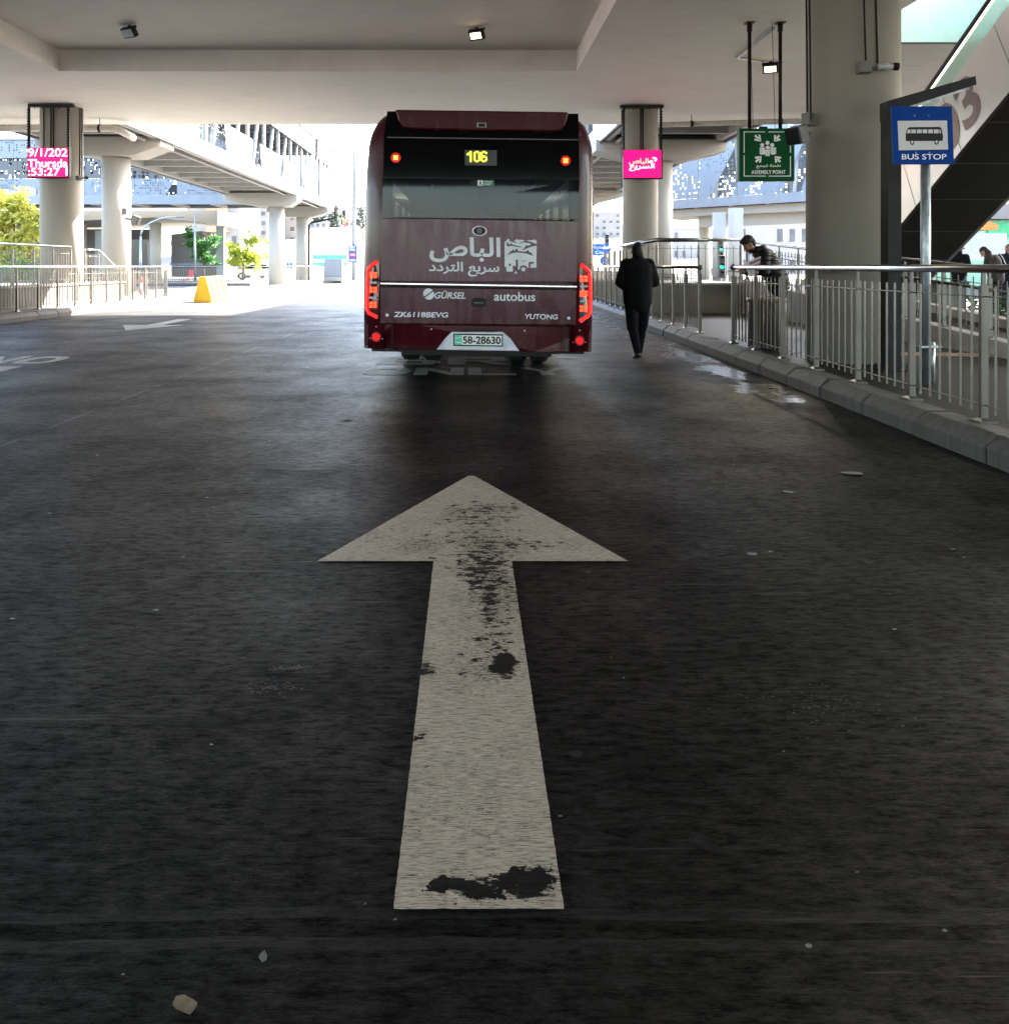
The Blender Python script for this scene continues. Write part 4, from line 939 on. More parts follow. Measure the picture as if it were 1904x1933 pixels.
for s_, o_ in ((0,.006),(math.pi,-.006)):
    flat(m, [(cx-o_*.6+r_*math.cos(R(38)+s_+math.pi*i/14), cz+o_+r_*math.sin(R(38)+s_+math.pi*i/14)) for i in range(15)], -.0135)
m.build('round_logo', LOGO, LP)
x0, zz0 = z5(887,616); x1, zz1 = z5(997,550); c_ = [( (x0+x1)/2+(x1-x0)/2*math.copysign(abs(math.cos(2*math.pi*i/24))**.55, math.cos(2*math.pi*i/24)), (zz0+zz1)/2+(zz1-zz0)/2*math.copysign(abs(math.sin(2*math.pi*i/24))**.6, math.sin(2*math.pi*i/24))) for i in range(24)]
o = rear('panel_handle', c_, BLACK, .018, 0, bevel=.003); rear('handle_bar', [z5(905,580),z5(980,580),z5(980,590),z5(905,590)], mat('dark_grey', (.05,.05,.05), .3), .026, 0, o)
btext('ZK6118BEVG', 310, 655, 717, 690, CHROME, LP, .03, .1, -.018, 'chrome_lettering'); btext('YUTONG', 1282, 670, 1530, 706, CHROME, LP, .03, .1, -.018, 'chrome_lettering')
for q in ((262,676),(1610,698)):
    u, z = z5(*q); m = MB(); m.tube([(u,0,z),(u,-.022,z)], .019, 14); m.build('panel_bolt', CHROME, bus)
# tail light clusters
LEDB = emit('tail_led', (1,.040,.006), .26)
def cluster(sgn, outline, tube, blocks, strips):
    o = rear('tail_light', outline, mat('tail_lens_dark', (.03,.002,.003), .08, 0, .1, coat=1.0), .012, .05, sub=3)
    m = MB(); m.tube([(x, rearY(x)-.016, z) for x, z in [z5(*p) for p in tube]], .019, 8); m.build('light_tube', REDG, o)
    for bx0, by0, bx1, by1 in blocks:
        m = MB()
        for i in range(2):
            for j in range(2):
                ax = bx0+(bx1-bx0)*(i*.53); bx = ax+(bx1-bx0)*.44; ay = by0+(by1-by0)*(j*.54); by = ay+(by1-by0)*.42
                pts = [z5(ax,ay),z5(bx,ay),z5(bx,by),z5(ax,by)]; m.prism(pts, lambda x,z: (x,rearY(x)-.021,z), lambda x,z: (x,rearY(x)-.005,z))
        m.build('led_block', LEDB, o)
    for sx0, sy0, sx1, sy1 in strips:
        rear('clear_strip', [z5(sx0,sy0),z5(sx1,sy0),z5(sx1,sy1),z5(sx0,sy1)], mat('clear_lens', (.4,.36,.38), .2), .02, 0, o)
cluster(-1, [z5(190,262),z5(203,272),z5(200,705),z5(180,708),z5(112,668),z5(97,640),z5(103,330),z5(125,305)], [(190,278),(150,300),(117,330),(106,430),(104,630),(120,662),(186,692)],
        [(127,357,187,402),(126,468,186,513),(124,580,184,625)], [(126,428,185,444),(124,540,183,556)])
cluster(1, [z5(1704,290),z5(1692,300),z5(1688,730),z5(1708,734),z5(1775,692),z5(1790,660),z5(1785,360),z5(1762,332)], [(1700,302),(1740,325),(1770,355),(1780,450),(1778,650),(1762,685),(1692,720)],
        [(1692,384,1758,430),(1692,496,1758,540),(1692,606,1758,652)], [(1696,456,1757,470),(1696,567,1757,581)])
# bumper
rear('bumper', [z5(92,742),z5(1795,764),z5(1786,958),z5(86,930)], MAROON, .022, .05, sub=8, bevel=.006)
for q in (300,1575):
    rear('bumper_seam', [z5(q-3,748),z5(q+3,748),z5(q+3,940),z5(q-3,940)], BLACK, .0235, 0)
for q in ((180,838),(1690,866)):
    u, z = z5(*q); yv = rearY(u)
    m = MB(); m.tube([(u,yv+.02,z),(u,yv-.034,z)], .058, 22); o = m.build('reflector', mat('reflector_rim', (.10,.004,.006), .2), bus)
    m = MB(); m.tube([(u,yv-.03,z),(u,yv-.040,z)], .043, 20); m.build('reflector_lens', mat('red_reflector', (.5,.01,.012), .12, 0, .05, emit=(1,.01,.01), es=.055), o)  # reflector, not a lamp: its red glow is added as emission
    for dx, dz in ((-.07,-.02),(.07,-.02),(0,.115)):
        m = MB(); m.sphere((u+dx, rearY(u+dx)-.024, z+dz), .008, 8, 5); m.build('parking_sensor', mat('silver_plastic', (.45,.45,.45), .3), bus)
for q in ((590,780),(1282,792)):
    u, z = z5(*q); m = MB(); m.sphere((u,-.024,z), .012, 8, 5); m.build('parking_sensor', MATS['silver_plastic'], bus)
ps = rear('plate_recess', [z5(740,797),z5(1120,797),z5(1180,850),z5(1245,946),z5(625,936),z5(690,850)], SILVER, .028, .0, bevel=.01)
rear('plate_lamp_bar', [z5(810,780),z5(1065,783),z5(1065,798),z5(810,795)], BLACK, .045, 0)
pl = rear('licence_plate', [z5(753,812),z5(1120,818),z5(1120,910),z5(753,904)], BLACK, .036, 0)
rear('plate_face', [z5(762,822),z5(1112,828),z5(1112,900),z5(762,894)], mat('plate_white', (.78,.80,.76), .4, 0, .02), .039, 0, pl)
rear('plate_band', [z5(763,823),z5(816,824),z5(816,894),z5(763,893)], mat('plate_green', (.10,.55,.38), .4, 0, .03), .041, 0, pl)
btext('58-28630', 824, 834, 1104, 888, BLACK, pl, .02, 0, -.043, 'plate_number')
btext('\uFEE5\uFEA9\uFEAD\uFEFB\uFE8D', 770, 830, 812, 850, SIGNW, pl, .02, 0, -.043, 'plate_arabic'); btext('JORDAN', 770, 874, 812, 884, SIGNW, pl, .02, 0, -.043, 'plate_country')
q = [z5(1305,828),z5(1395,828),z5(1395,918),z5(1305,916)]
m = MB()
for a, b in zip(q, q[1:]+q[:1]): m.tube([(a[0],-.023,a[1]),(b[0],-.023,b[1])], .004, 5)
m.build('tow_flap', mat('dark_seam', (.02,.004,.006), .5), bus)
# running gear
m = MB(); m.box(-.85,.85,.25,2.3,.37,.50); m.box(-.40,.40,2.31,10.6,.30,.50); m.box(-1.2,1.2,.08,10.9,.42,.47); m.build('underbody', BLACK, bus)
m = MB(); m.box(-.86,-.62,.6,1.3,.36,.47); m.build('suspension_box', DARK, bus); m = MB(); m.box(.70,.98,.6,1.3,.36,.47); m.build('suspension_box', DARK, bus)
TY = []
def wheel(x0, x1, y, r=.48):
    m = MB(); w_ = x1-x0; n = 36
    pr = [(0,.27),(0,.42),(.04,.47),(.09,.48),(w_-.09,.48),(w_-.04,.47),(w_,.42),(w_,.27)]
    vs = [(x0+a, y+q*math.cos(2*math.pi*j/n), .48+q*math.sin(2*math.pi*j/n)) for a, q in pr for j in range(n)]
    m.add(vs, [(i*n+j,i*n+(j+1)%n,(i+1)*n+(j+1)%n,(i+1)*n+j) for i in range(len(pr)-1) for j in range(n)], True)
    pass
    o = m.build('wheel', RUBBER, bus)
    m = MB(); m.tube([(x0+.05,y,.48),(x1-.05,y,.48)], .275, 24); m.build('rim', GALV, o)
for s_ in (-1,1):
    for a, b in ((.80,1.08),(.48,.76)): wheel(*sorted((s_*a, s_*b)), 3.05)
    wheel(*sorted((s_*.84, s_*1.14)), 8.7)
for s_ in (-1,1):
    for k in range(7):
        y0 = .75+k*1.42; m = MB(); m.box(min(s_*1.306,s_*1.322),max(s_*1.306,s_*1.322),y0,y0+1.36,1.352,2.418); m.build('side_window', glass('bus_side_glass', (.02,.024,.028), .62), bus); m = MB(); m.box(min(s_*1.26,s_*1.318),max(s_*1.26,s_*1.318),y0-.062,y0-.001,1.345,2.425); m.build('window_pillar', BLACK, bus)
    m = MB(); m.tube([(s_*1.2,11.0,2.5),(s_*1.45,11.15,2.45),(s_*1.45,11.15,2.2)], .03, 8); m.obox((s_*1.45,11.15,1.95),(.2,.12,.45)); m.build('wing_mirror', BLACK, bus)
m = MB(); m.box(-1.0,1.0,11.24,11.27,1.22,2.62); m.build('windscreen', glass('windscreen_glass', (.10,.12,.13), .14), bus)
m = MB(); m.box(-1.2,1.2,.35,11.0,.80,.86); m.build('floor', mat('bus_floor', (.05,.05,.055), .6), bus)
m = MB(); m.box(-1.15,1.15,.1,11.0,2.52,2.55); m.build('ceiling_lining', mat('bus_lining', (.10,.10,.105), .6), bus)
SEAT = mat('seat_fabric', (.016,.018,.03), .8, 0, .2)
for k in range(6):
    for x in (-.98,-.52,.52,.98):
        if k in (2, 4) and x > 0: continue
        y = 1.0+k*1.05 if k else .55
        m = MB(); m.box(x-.21,x+.21,y+.32,y+.42,1.22,2.02 if k else 1.98); m.box(x-.21,x+.21,y+.43,y+.85,1.22,1.34); m.build('seat', SEAT, bus, bevel=.05)
for x in (-.62,.66): m = MB(); m.tube([(x,2.2,.86),(x,2.2,2.52)], .018, 8); m.tube([(x,5.6,.86),(x,5.6,2.52)], .018, 8); m.tube([(x,.6,2.38),(x,10,2.38)], .016, 8); m.build('grab_rail', GALV, bus)
m = MB(); m.box(-.9,-.2,10.2,10.35,.86,1.9); m.build('driver_partition', DARK, bus); m = MB(); m.box(.35,.85,8.0,8.1,2.15,2.5); m.build('passenger_screen', BLACK, bus)
m = MB(); m.box(-.8,.8,1.2,4.2,3.1,3.2); m.box(-.8,.8,5.5,8,3.1,3.2); m.build('roof_unit', MAROON, bus, bevel=.05)
bus.rotation_euler = (0, ROLL, 0)

# ------------------------------------------------------------------ bus stop sign, shelter frame
bs = empty('bus_stop_sign', (4.70,8.70,.2), 'blue bus stop sign on a galvanised pole behind the railing', 'sign')
m = MB(); m.tube([(0,0,-.02),(0,0,2.72)], .047, 18); m.build('pole', GALV, bs)
m = MB(); m.tube([(.075,.02,.0),(.075,.02,.42)], .030, 12); m.tube([(-.02,.0,.36),(-.02,0,.385)], .058, 14); m.box(-.07,.14,-.06,.075,.365,.385); m.build('clamp', GALV, bs)
BLUE = mat('sign_blue', (.001,.045,.25), .5, 0, .04, 3, spec=.08)
def t7(x, y): p = P((1960+x*.29517)/1.3246, y*.29517/1.3246, 8.64); return p.x-4.70, p.z-.2
m = MB(); m.prism([t7(905,899),t7(1418,899),t7(1436,1390),t7(922,1392)], lambda x,z: (x,-.066,z), lambda x,z: (x,-.052,z)); pb = m.build('panel', BLUE, bs)
m = MB(); flat(m, [t7(957,1023),t7(1376,1020),t7(1385,1265),t7(968,1272)], -.0672); m.build('white_field', mat('field_white', (.62,.60,.60), .45, 0, .03), pb)
m = MB()
flat(m, [t7(*p) for p in ((1025,1140),(1035,1100),(1045,1082),(1062,1076),(1310,1074),(1326,1082),(1334,1110),(1341,1150),(1340,1188),(1325,1193),(1060,1194),(1027,1194))], -.0682)
def tdisc(cx, cy, rx, ry, y): flat(m, [t7(cx+rx*math.cos(2*math.pi*i/20), cy+ry*math.sin(2*math.pi*i/20)) for i in range(20)], y)
tdisc(1080,1203,19,24,-.0690); tdisc(1286,1201,19,24,-.0690); m.build('bus_pictogram', BLACK, pb)
m = MB()
for x0, x1 in ((1073,1112),(1120,1161),(1169,1208),(1217,1255),(1263,1303)): flat(m, [t7(x0,1096),t7(x1,1096),t7(x1,1127),t7(x0,1128)], -.0692)
flat(m, [t7(1043,1096),t7(1066,1096),t7(1066,1128),t7(1035,1128)], -.0692); flat(m, [t7(1310,1096),t7(1318,1096),t7(1325,1127),t7(1312,1127)], -.0692)
tdisc(1080,1203,10,13,-.0698); tdisc(1286,1201,10,13,-.0698); m.build('pictogram_windows', MATS['field_white'], pb)
a, b = t7(993,1350), t7(1372,1303); t = text_mb('BUS STOP', b[0]-a[0], b[1]-a[1], .01); place(t, Matrix.Translation(((a[0]+b[0])/2,-.0675,(a[1]+b[1])/2))); t.build('lettering', SIGNW, pb)
for q in ((1098,980),(1217,980),(1112,1293),(1227,1293)):
    u, z = t7(*q); m = MB(); m.sphere((u,-.067,z), .011, 8, 5); m.build('bolt', GALV, pb)
sf = empty('shelter_frame', (4.88,9.75,.2), 'black steel shelter frame with a slanted arm beside the near column', 'shelter frame')
m = MB(); m.box(-.085,.03,-.09,.09,0,3.0); m.box(.03,.085,-.05,.05,0,3.0); m.build('post', DARK, sf)
pz = lambda x, y: (P(x,y,9.75).x-4.88, P(x,y,9.75).z-.2)
m = MB(); m.prism([pz(1667,193),pz(1832,146),pz(1834,162),pz(1692,208)], lambda x,z: (x,-.09,z), lambda x,z: (x,.09,z)); m.prism([pz(1667,193),pz(1692,208),pz(1692,228),pz(1667,228)], lambda x,z: (x,-.085,z), lambda x,z: (x,.085,z)); m.build('arm', DARK, sf)
m = MB(); m.prism([pz(1700,205),pz(1825,165),pz(1826,169),pz(1701,210)], lambda x,z: (x,-.03,z), lambda x,z: (x,.03,z)); m.build('arm_rail', GALV, sf)
m = MB(); m.box(-.17,.17,-.15,.15,0,.02)
for sx in (-.13,.13):
    for sy in (-.11,.11): m.tube([(sx,sy,0),(sx,sy,.07)], .018, 6)
m.build('base_plate', DARK, sf)
# ------------------------------------------------------------------ people: each body one voxel-joined surface, clothes and hair as children
def capsule(m, p0, p1, r0, r1, n=12):
    p0, p1 = Vector(p0), Vector(p1); m.tube([p0, p1], [r0, r1], n); m.sphere(p0, r0, n, 8); m.sphere(p1, r1, n, 8)
def solid(m, name, matl, parent, voxel=.012, smooth=4):
    me0 = m.mesh('tmp', None); ob = bpy.data.objects.new('tmp', me0); COL.objects.link(ob)
    r = ob.modifiers.new('r', 'REMESH'); r.mode = 'VOXEL'; r.voxel_size = voxel
    s = ob.modifiers.new('s', 'SMOOTH'); s.iterations = smooth; s.factor = .5
    dcm = ob.modifiers.new('d', 'DECIMATE'); dcm.ratio = .35
    me = bpy.data.meshes.new_from_object(ob.evaluated_get(bpy.context.evaluated_depsgraph_get()))
    bpy.data.objects.remove(ob); bpy.data.meshes.remove(me0)
    me.name = name; me.materials.clear(); me.materials.append(matl)
    me.polygons.foreach_set('use_smooth', [True]*len(me.polygons))
    o = bpy.data.objects.new(name, me); COL.objects.link(o); o.parent = parent; return o
SKIN = mat('skin', (.42,.24,.16), .5, 0, .06, 12); HAIR = mat('hair', (.012,.010,.009), .6, 0, .3, 60)
def head_M(pos, yaw=0, pitch=0, tilt=0): return Matrix.Translation(Vector(pos)) @ Matrix.Rotation(yaw,4,'Z') @ Matrix.Rotation(pitch,4,'X') @ Matrix.Rotation(tilt,4,'Y')
def person(loc, rz, label, J, jacket, trousers, shoes, hair='short', headrot=(0,0,0), puffy=0, hood=False, shin=(.085,.062), waist=.86):
    """J: joints in metres, figure faces +y; hands are grown with five fingers"""
    o = empty('person', loc, label, 'person', 'people at the bus station'); V = {k: Vector(v) for k, v in J.items()}
    b = MB()
    capsule(b, V['pelvis'], V['chest'], .105, .125); capsule(b, V['chest'], V['neck'], .10, .058); capsule(b, V['neck'], V['head']-Vector((0,0,.04)), .056, .054)
    for s_ in 'LR':
        capsule(b, V['sh'+s_], V['el'+s_], .048, .038); capsule(b, V['el'+s_], V['wr'+s_], .038, .027)
        capsule(b, V['hip'+s_], V['kn'+s_], .078, .055); capsule(b, V['kn'+s_], V['an'+s_], .052, .038); capsule(b, V['chest'], V['sh'+s_], .09, .052)
        capsule(b, V['an'+s_]+Vector((0,0,-.03)), V['an'+s_]+Vector((0,.13,-.06)), .035, .028)
        d = (V['wr'+s_]-V['el'+s_]).normalized(); side = Vector((1,0,0)) if s_ == 'L' else Vector((-1,0,0))
        up = d.cross(side).normalized(); side = up.cross(d).normalized(); w0 = V['wr'+s_]
        pc = w0+d*.075; capsule(b, w0, pc, .028, .034); 
        for k in range(4):
            r0 = pc+side*(.03-.02*k); L = (.040,.046,.043,.034)[k]; q = r0+d*L; capsule(b, pc+side*(.022-.016*k), q, .0095, .009, 8); q2 = q+(d*.6-up*.8)*L*.75; capsule(b, q, q2, .009, .0075, 8)
        t0 = w0+d*.03+side*.026; t1 = t0+(d*.6+side*.75)*.045; capsule(b, t0, t1, .012, .010, 8); capsule(b, t1, t1+(d*.9-up*.4)*.030, .010, .008, 8)
    M = head_M(V['head'], *headrot) @ Matrix.Scale(1.07, 4)
    h = MB(); h.sphere((0,0,.025), (.076,.096,.10), 20, 14); h.sphere((0,.022,-.045), (.058,.068,.078), 16, 12); capsule(h, (0,.10,-.005), (0,.118,-.035), .012, .016, 8)
    for sx in (-1,1): h.sphere((sx*.079,-.005,-.012), (.013,.022,.034), 10, 8); h.sphere((sx*.03,.078,.02), (.022,.018,.01), 8, 6)
    h.sphere((0,.085,-.068), (.026,.014,.008), 10, 6); h.sphere((0,.07,-.105), (.028,.024,.02), 10, 8)
    place(h, M); b.add(h.v, h.f)
    body = solid(b, 'body', SKIN, o, .009, 3)
    e = MB()
    for sx in (-1,1): e.sphere((sx*.032,.083,.002), (.013,.010,.007), 10, 6)
    place(e, M); e.build('eyes', mat('eye_dark', (.02,.015,.012), .2), o)
    hr = MB()
    if hair == 'cap':
        hr.sphere((0,-.005,.055), (.088,.108,.088), 20, 12); hr.sphere((0,.115,.045), (.070,.075,.013), 14, 8); nm, mt = 'cap', mat('cap_black', (.012,.012,.014), .8)
    elif hair == 'grey': hr.sphere((0,-.016,.048), (.082,.098,.088), 20, 12); hr.sphere((0,-.05,.0), (.078,.06,.07), 14, 10); nm, mt = 'hair', mat('hair_grey', (.16,.15,.14), .6, 0, .3, 60)
    elif hair == 'full': hr.sphere((0,-.012,.062), (.087,.102,.092), 20, 12); hr.sphere((0,-.05,.01), (.081,.062,.085), 14, 10); hr.sphere((0,.06,.10), (.065,.045,.04), 12, 8); nm, mt = 'hair', HAIR
    else: hr.sphere((0,-.014,.045), (.081,.097,.090), 20, 12); hr.sphere((0,-.052,-.005), (.076,.056,.08), 14, 10); nm, mt = 'hair', HAIR
    place(hr, M); solid(hr, nm, mt, o, .008, 2)
    if hair in ('full','cap'):
        bd = MB(); bd.sphere((0,.035,-.075), (.060,.062,.055), 14, 10); place(bd, M); solid(bd, 'beard', mat('beard', (.03,.022,.018), .7), o, .008, 2)
    j = MB(); pf = puffy
    capsule(j, V['waist'], V['chest'], .155+pf, .165+pf, 18); capsule(j, V['hem'], V['waist'], .165+pf, .158+pf, 18)
    capsule(j, V['chest'], V['neck'], .14+pf*.6, .078, 14)
    j.v = list(j.v)
    for s_ in 'LR':
        capsule(j, V['neck']+Vector((0,-.01,-.05)), V['sh'+s_]+Vector((0,0,-.01)), .085, .088+pf*.3); ox = Vector((.055 if s_ == 'R' else -.055,0,0)); capsule(j, V['hem']+ox, V['chest']+ox+Vector((0,0,.02)), .140+pf, .150+pf, 16)
        capsule(j, V['chest'], V['sh'+s_], .13+pf*.5, .088+pf*.4); capsule(j, V['sh'+s_], V['el'+s_], .084+pf*.5, .070+pf*.5); capsule(j, V['el'+s_], V['wr'+s_], .068+pf*.5, .046+pf*.3)
    if hood: capsule(j, V['neck']+Vector((-.09,-.08,.0)), V['neck']+Vector((.09,-.08,.0)), .06, .06); capsule(j, V['neck']+Vector((0,-.1,.01)), V['neck']+Vector((0,-.09,-.12)), .085, .07)
    else: capsule(j, V['neck']+Vector((0,-.01,-.03)), V['neck']+Vector((0,.005,.07)), .088, .080)
    jo = solid(j, 'jacket', jacket, o, .014, 5)
    t = MB()
    capsule(t, V['pelvis']+Vector((0,0,-.03)), V['pelvis']+Vector((0,0,.08)), .145, .14, 16)
    for s_ in 'LR':
        capsule(t, V['hip'+s_], V['kn'+s_], .112, .088); capsule(t, V['kn'+s_], V['an'+s_]+Vector((0,0,.015)), shin[0], shin[1])
    solid(t, 'trousers', trousers, o, .014, 4)
    for s_ in 'LR':
        f = MB(); a = V['an'+s_]; q = V.get('toe'+s_, a+Vector((0,.17,-.055)))
        capsule(f, a+Vector((0,-.03,-.045)), q, .043, .036); capsule(f, a+Vector((0,0,-.0)), a+Vector((0,.02,-.04)), .045, .045)
        zz = min(v[2] for v in f.v); f.v = [(x,y,max(z,zz+.012)) for x,y,z in f.v]
        solid(f, 'shoe', shoes, o, .010, 2)
    o.rotation_euler = (0,0,rz); return o
def std(**kw):
    J = dict(pelvis=(0,0,.95), waist=(0,0,1.08), hem=(0,0,.88), chest=(0,.0,1.32), neck=(0,0,1.50), head=(0,.02,1.63), shL=(-.185,0,1.43), shR=(.185,0,1.43), elL=(-.25,-.03,1.15), elR=(.25,-.03,1.15),
             wrL=(-.24,.08,.92), wrR=(.24,.08,.92), hipL=(-.09,0,.90), hipR=(.09,0,.90), knL=(-.10,.02,.49), knR=(.10,.02,.49), anL=(-.10,-.02,.09), anR=(.10,-.02,.09)); J.update(kw); return J
CLOTHB = mat('cloth_black', (.007,.007,.0085), .9, 0, .25, 14, None, .2, spec=.2); CLOTHT = mat('cloth_trouser', (.008,.008,.011), .9, 0, .2, 14, None, .1, spec=.2); SHOE = mat('shoe_black', (.010,.010,.010), .35, 0, .2)
def puffer(name, col):
    m, t, b = nodes(name); MATS[name] = m; tc = N(t, 'ShaderNodeTexCoord').outputs['Object']
    wv = N(t, 'ShaderNodeTexWave', bands_direction='Z'); wv.inputs['Scale'].default_value = 4.2; wv.inputs['Distortion'].default_value = .8; link(t, tc, wv.inputs['Vector'])
    b.inputs['Base Color'].default_value = (*col, 1); b.inputs['Roughness'].default_value = .42; bump(t, b, wv.outputs['Fac'], .9, .03); return m
person((2.55,12.7,0), R(2), 'person in black jacket and trousers walking away beside the bus',
       std(shL=(-.168,0,1.425), shR=(.168,0,1.425), elL=(-.262,.02,1.16), elR=(.262,.02,1.16), wrL=(-.16,.26,1.08), wrR=(.16,.26,1.08), head=(0,.02,1.625),
           hipL=(-.095,0,.90), hipR=(.095,0,.90), knL=(-.085,-.02,.49), knR=(.10,.13,.50), anL=(-.065,-.26,.14), anR=(.075,.24,.09), toeL=(-.065,-.09,.045)), CLOTHB, CLOTHT, SHOE, 'short', puffy=.022, shin=(.076,.058))
mn = person((4.98,14.0,.2), R(78), 'person in dark puffer jacket leaning over the railing with a folded paper and phone',
       std(pelvis=(0,-.16,.93), waist=(0,-.10,1.07), hem=(0,-.14,.90), chest=(0,.06,1.30), neck=(0,.20,1.46), head=(0,.31,1.56), shL=(-.19,.10,1.40), shR=(.19,.10,1.40), elL=(-.25,.10,1.12), elR=(.25,.12,1.12), wrL=(-.10,.36,1.10), wrR=(.08,.38,1.12),
           hipL=(-.09,-.16,.90), hipR=(.09,-.16,.90), knL=(-.10,-.12,.48), knR=(.10,-.08,.48), anL=(-.10,-.18,.09), anR=(.10,-.14,.09)), puffer('puffer_black', (.012,.011,.014)), mat('denim', (.012,.03,.075), .85, 0, .3, 20), SHOE, 'full', (R(8),R(-38),0), .03, True)
o = empty('folded_newspaper', (4.70,13.78,1.40), 'white folded newspaper held by the leaning person', 'newspaper')
m = MB()
for k in range(3): m.obox((0,.012*k,0), (.34,.008,.24), 0, 0, R(-24)); 
m.build('pages', mat('newsprint', (.62,.62,.62), .7, 0, .25, 14), o)
m = MB(); m.obox((.03,-.0065,-.015), (.17,.004,.11), 0, 0, R(-24)); m.build('picture', mat('print_photo', (.22,.20,.16), .6, 0, .5, 25), o)
m = MB(); m.obox((-.02,-.0065,.075), (.20,.004,.03), 0, 0, R(-24)); m.build('headline', mat('print_pink', (.35,.07,.16), .6), o); o.rotation_euler = (0,0,R(-8))
o = empty('mobile_phone', (4.40,14.06,1.31), 'black mobile phone in the hand of the leaning person', 'phone')
m = MB(); m.obox((0,0,0), (.16,.075,.010), R(5), 0, R(6)); m.build('case', BLACK, o, bevel=.003); m = MB(); m.obox((0,0,.0062), (.145,.066,.002), R(5), 0, R(6)); m.build('screen', BGLASS, o)
person((12.75,22.0,.2), R(-60), 'person in black cap and dark jacket standing near the hedge', std(wrL=(-.10,.28,1.18), wrR=(.10,.28,1.20), elL=(-.25,.02,1.13), elR=(.25,.02,1.13)), CLOTHB, mat('jeans_light', (.16,.22,.30), .85, 0, .3, 18), SHOE, 'cap', (0,R(-10),0))
person((13.35,21.4,.2), R(35), 'person in brown jacket bending forward with a striped bag strap', std(chest=(0,.08,1.30), neck=(0,.19,1.47), head=(0,.28,1.56), shL=(-.195,.10,1.41), shR=(.195,.10,1.41), wrL=(-.12,.36,1.15), wrR=(.12,.36,1.15), elL=(-.27,.12,1.12), elR=(.27,.12,1.12)), mat('jacket_brown', (.035,.022,.015), .8, 0, .2), CLOTHT, SHOE, 'short', (0,R(-45),0), .02)
o = empty('shoulder_strap', (13.35,21.4,1.2), 'black and white striped bag strap across the brown jacket', 'strap')
m = MB(); m.tube([(-.02,-.14,.52),(.05,-.16,.40),(.10,-.19,.25),(.13,-.20,.05)], .022, 8); m.build('strap_band', BLACK, o); m = MB(); m.tube([(-.02,-.165,.52),(.05,-.185,.40),(.10,-.215,.25),(.13,-.225,.05)], .008, 6); m.build('strap_stripe', SIGNW, o)
person((14.05,22.0,.2), R(160), 'person with grey hair in a navy coat at the right edge', std(knL=(-.12,.06,.49), anL=(-.16,.10,.09)), mat('coat_navy', (.008,.012,.022), .8), mat('jeans_dark', (.012,.022,.05), .85), SHOE, 'grey', (0,0,0), .02)

# ------------------------------------------------------------------ street objects on the right
o = empty('litter_bin', (4.36,12.35,.2), 'dark perforated round litter bin behind the railing', 'bin')
MB().lathe([(0,.02),(.265,.02),(.265,.68),(.255,.70)], n=36).build('basket', perforated('bin_mesh', (.10,.095,.09), .026, .05, .34, .4), o)
MB().lathe([(0,.06),(.235,.06),(.235,.66)], n=30).build('liner', mat('bin_liner', (.05,.05,.05), .6), o)
MB().lathe([(.23,.66),(.28,.68),(.285,.735),(.24,.74),(.23,.70)], n=36).build('rim', mat('bin_rim', (.20,.16,.11), .5, 0, .3, 20), o)
m = MB()
for k in range(14): a = random.uniform(0,6.28); r_ = random.uniform(0,.2); m.obox((r_*math.cos(a), r_*math.sin(a), random.uniform(.70,.77)), (.08,.06,.02), a, random.uniform(-.6,.6))
m.build('rubbish', mat('rubbish_mix', (.42,.36,.30), .7, 0, .5, 9), o)

def sign_post(x, y, z, label, cat='road sign', name='road_sign', grp=None): return empty(name, (x,y,z), label, cat, grp)
o = sign_post(*P(1139,0,45).xy, .2, 'blue direction sign with an arrow tip right of the bus')
yy = 45; q = lambda px, py: (P(px,py,yy).x-o.location.x, P(px,py,yy).z-.2)
m = MB(); m.prism([q(1085,460),q(1145,460),q(1153.5,471),q(1145,482),q(1085,482)], lambda x,z: (x,-.03,z), lambda x,z: (x,.03,z)); pn = m.build('panel', mat('road_sign_blue', (.02,.13,.46), .4), o)
m = MB(); m.tube([(-.25,.06,0),(-.25,.06,2.7)], .05, 10); m.build('pole', GALV, o)
a = q(1090,467); b = q(1143,464); t = text_mb('\uFE94\uFEF4\uFEBF\uFE8E\uFEF3\uFEAE\uFEDF\uFE8D \uFE94\uFEE8\uFEF3\uFEAA\uFEE4\uFEDF\uFE8D', 1.45, .24, .015); c_ = q(1116,466.5); place(t, Matrix.Translation((c_[0],-.034,c_[1]))); t.build('arabic_lettering', SIGNW, pn)
t = text_mb('Sport City', 1.35, .21, .015); c_ = q(1118,477); place(t, Matrix.Translation((c_[0],-.034,c_[1]))); t.build('lettering', SIGNW, pn)
o = sign_post(*P(1141,0,44).xy, .2, 'round blue sign with white arrows below the direction sign')
q = lambda px, py: (P(px,py,44).x-o.location.x, P(px,py,44).z-.2)
c_ = q(1141,492); m = MB(); m.tube([(c_[0],.02,c_[1]),(c_[0],-.02,c_[1])], .25, 24); pn = m.build('disc', mat('road_sign_blue', (.02,.13,.46), .4), o)
m = MB(); X, Z = c_; flat(m, [(X,Z+.19),(X+.08,Z+.02),(X+.035,Z+.04),(X+.10,Z-.14),(X+.03,Z-.16),(X,Z-.02),(X-.03,Z-.16),(X-.10,Z-.14),(X-.035,Z+.04),(X-.08,Z+.02)], -.024); m.build('arrows', SIGNW, pn)
m = MB(); m.tube([(c_[0],.05,0),(c_[0],.05,c_[1])], .04, 8); m.build('pole', GALV, o)
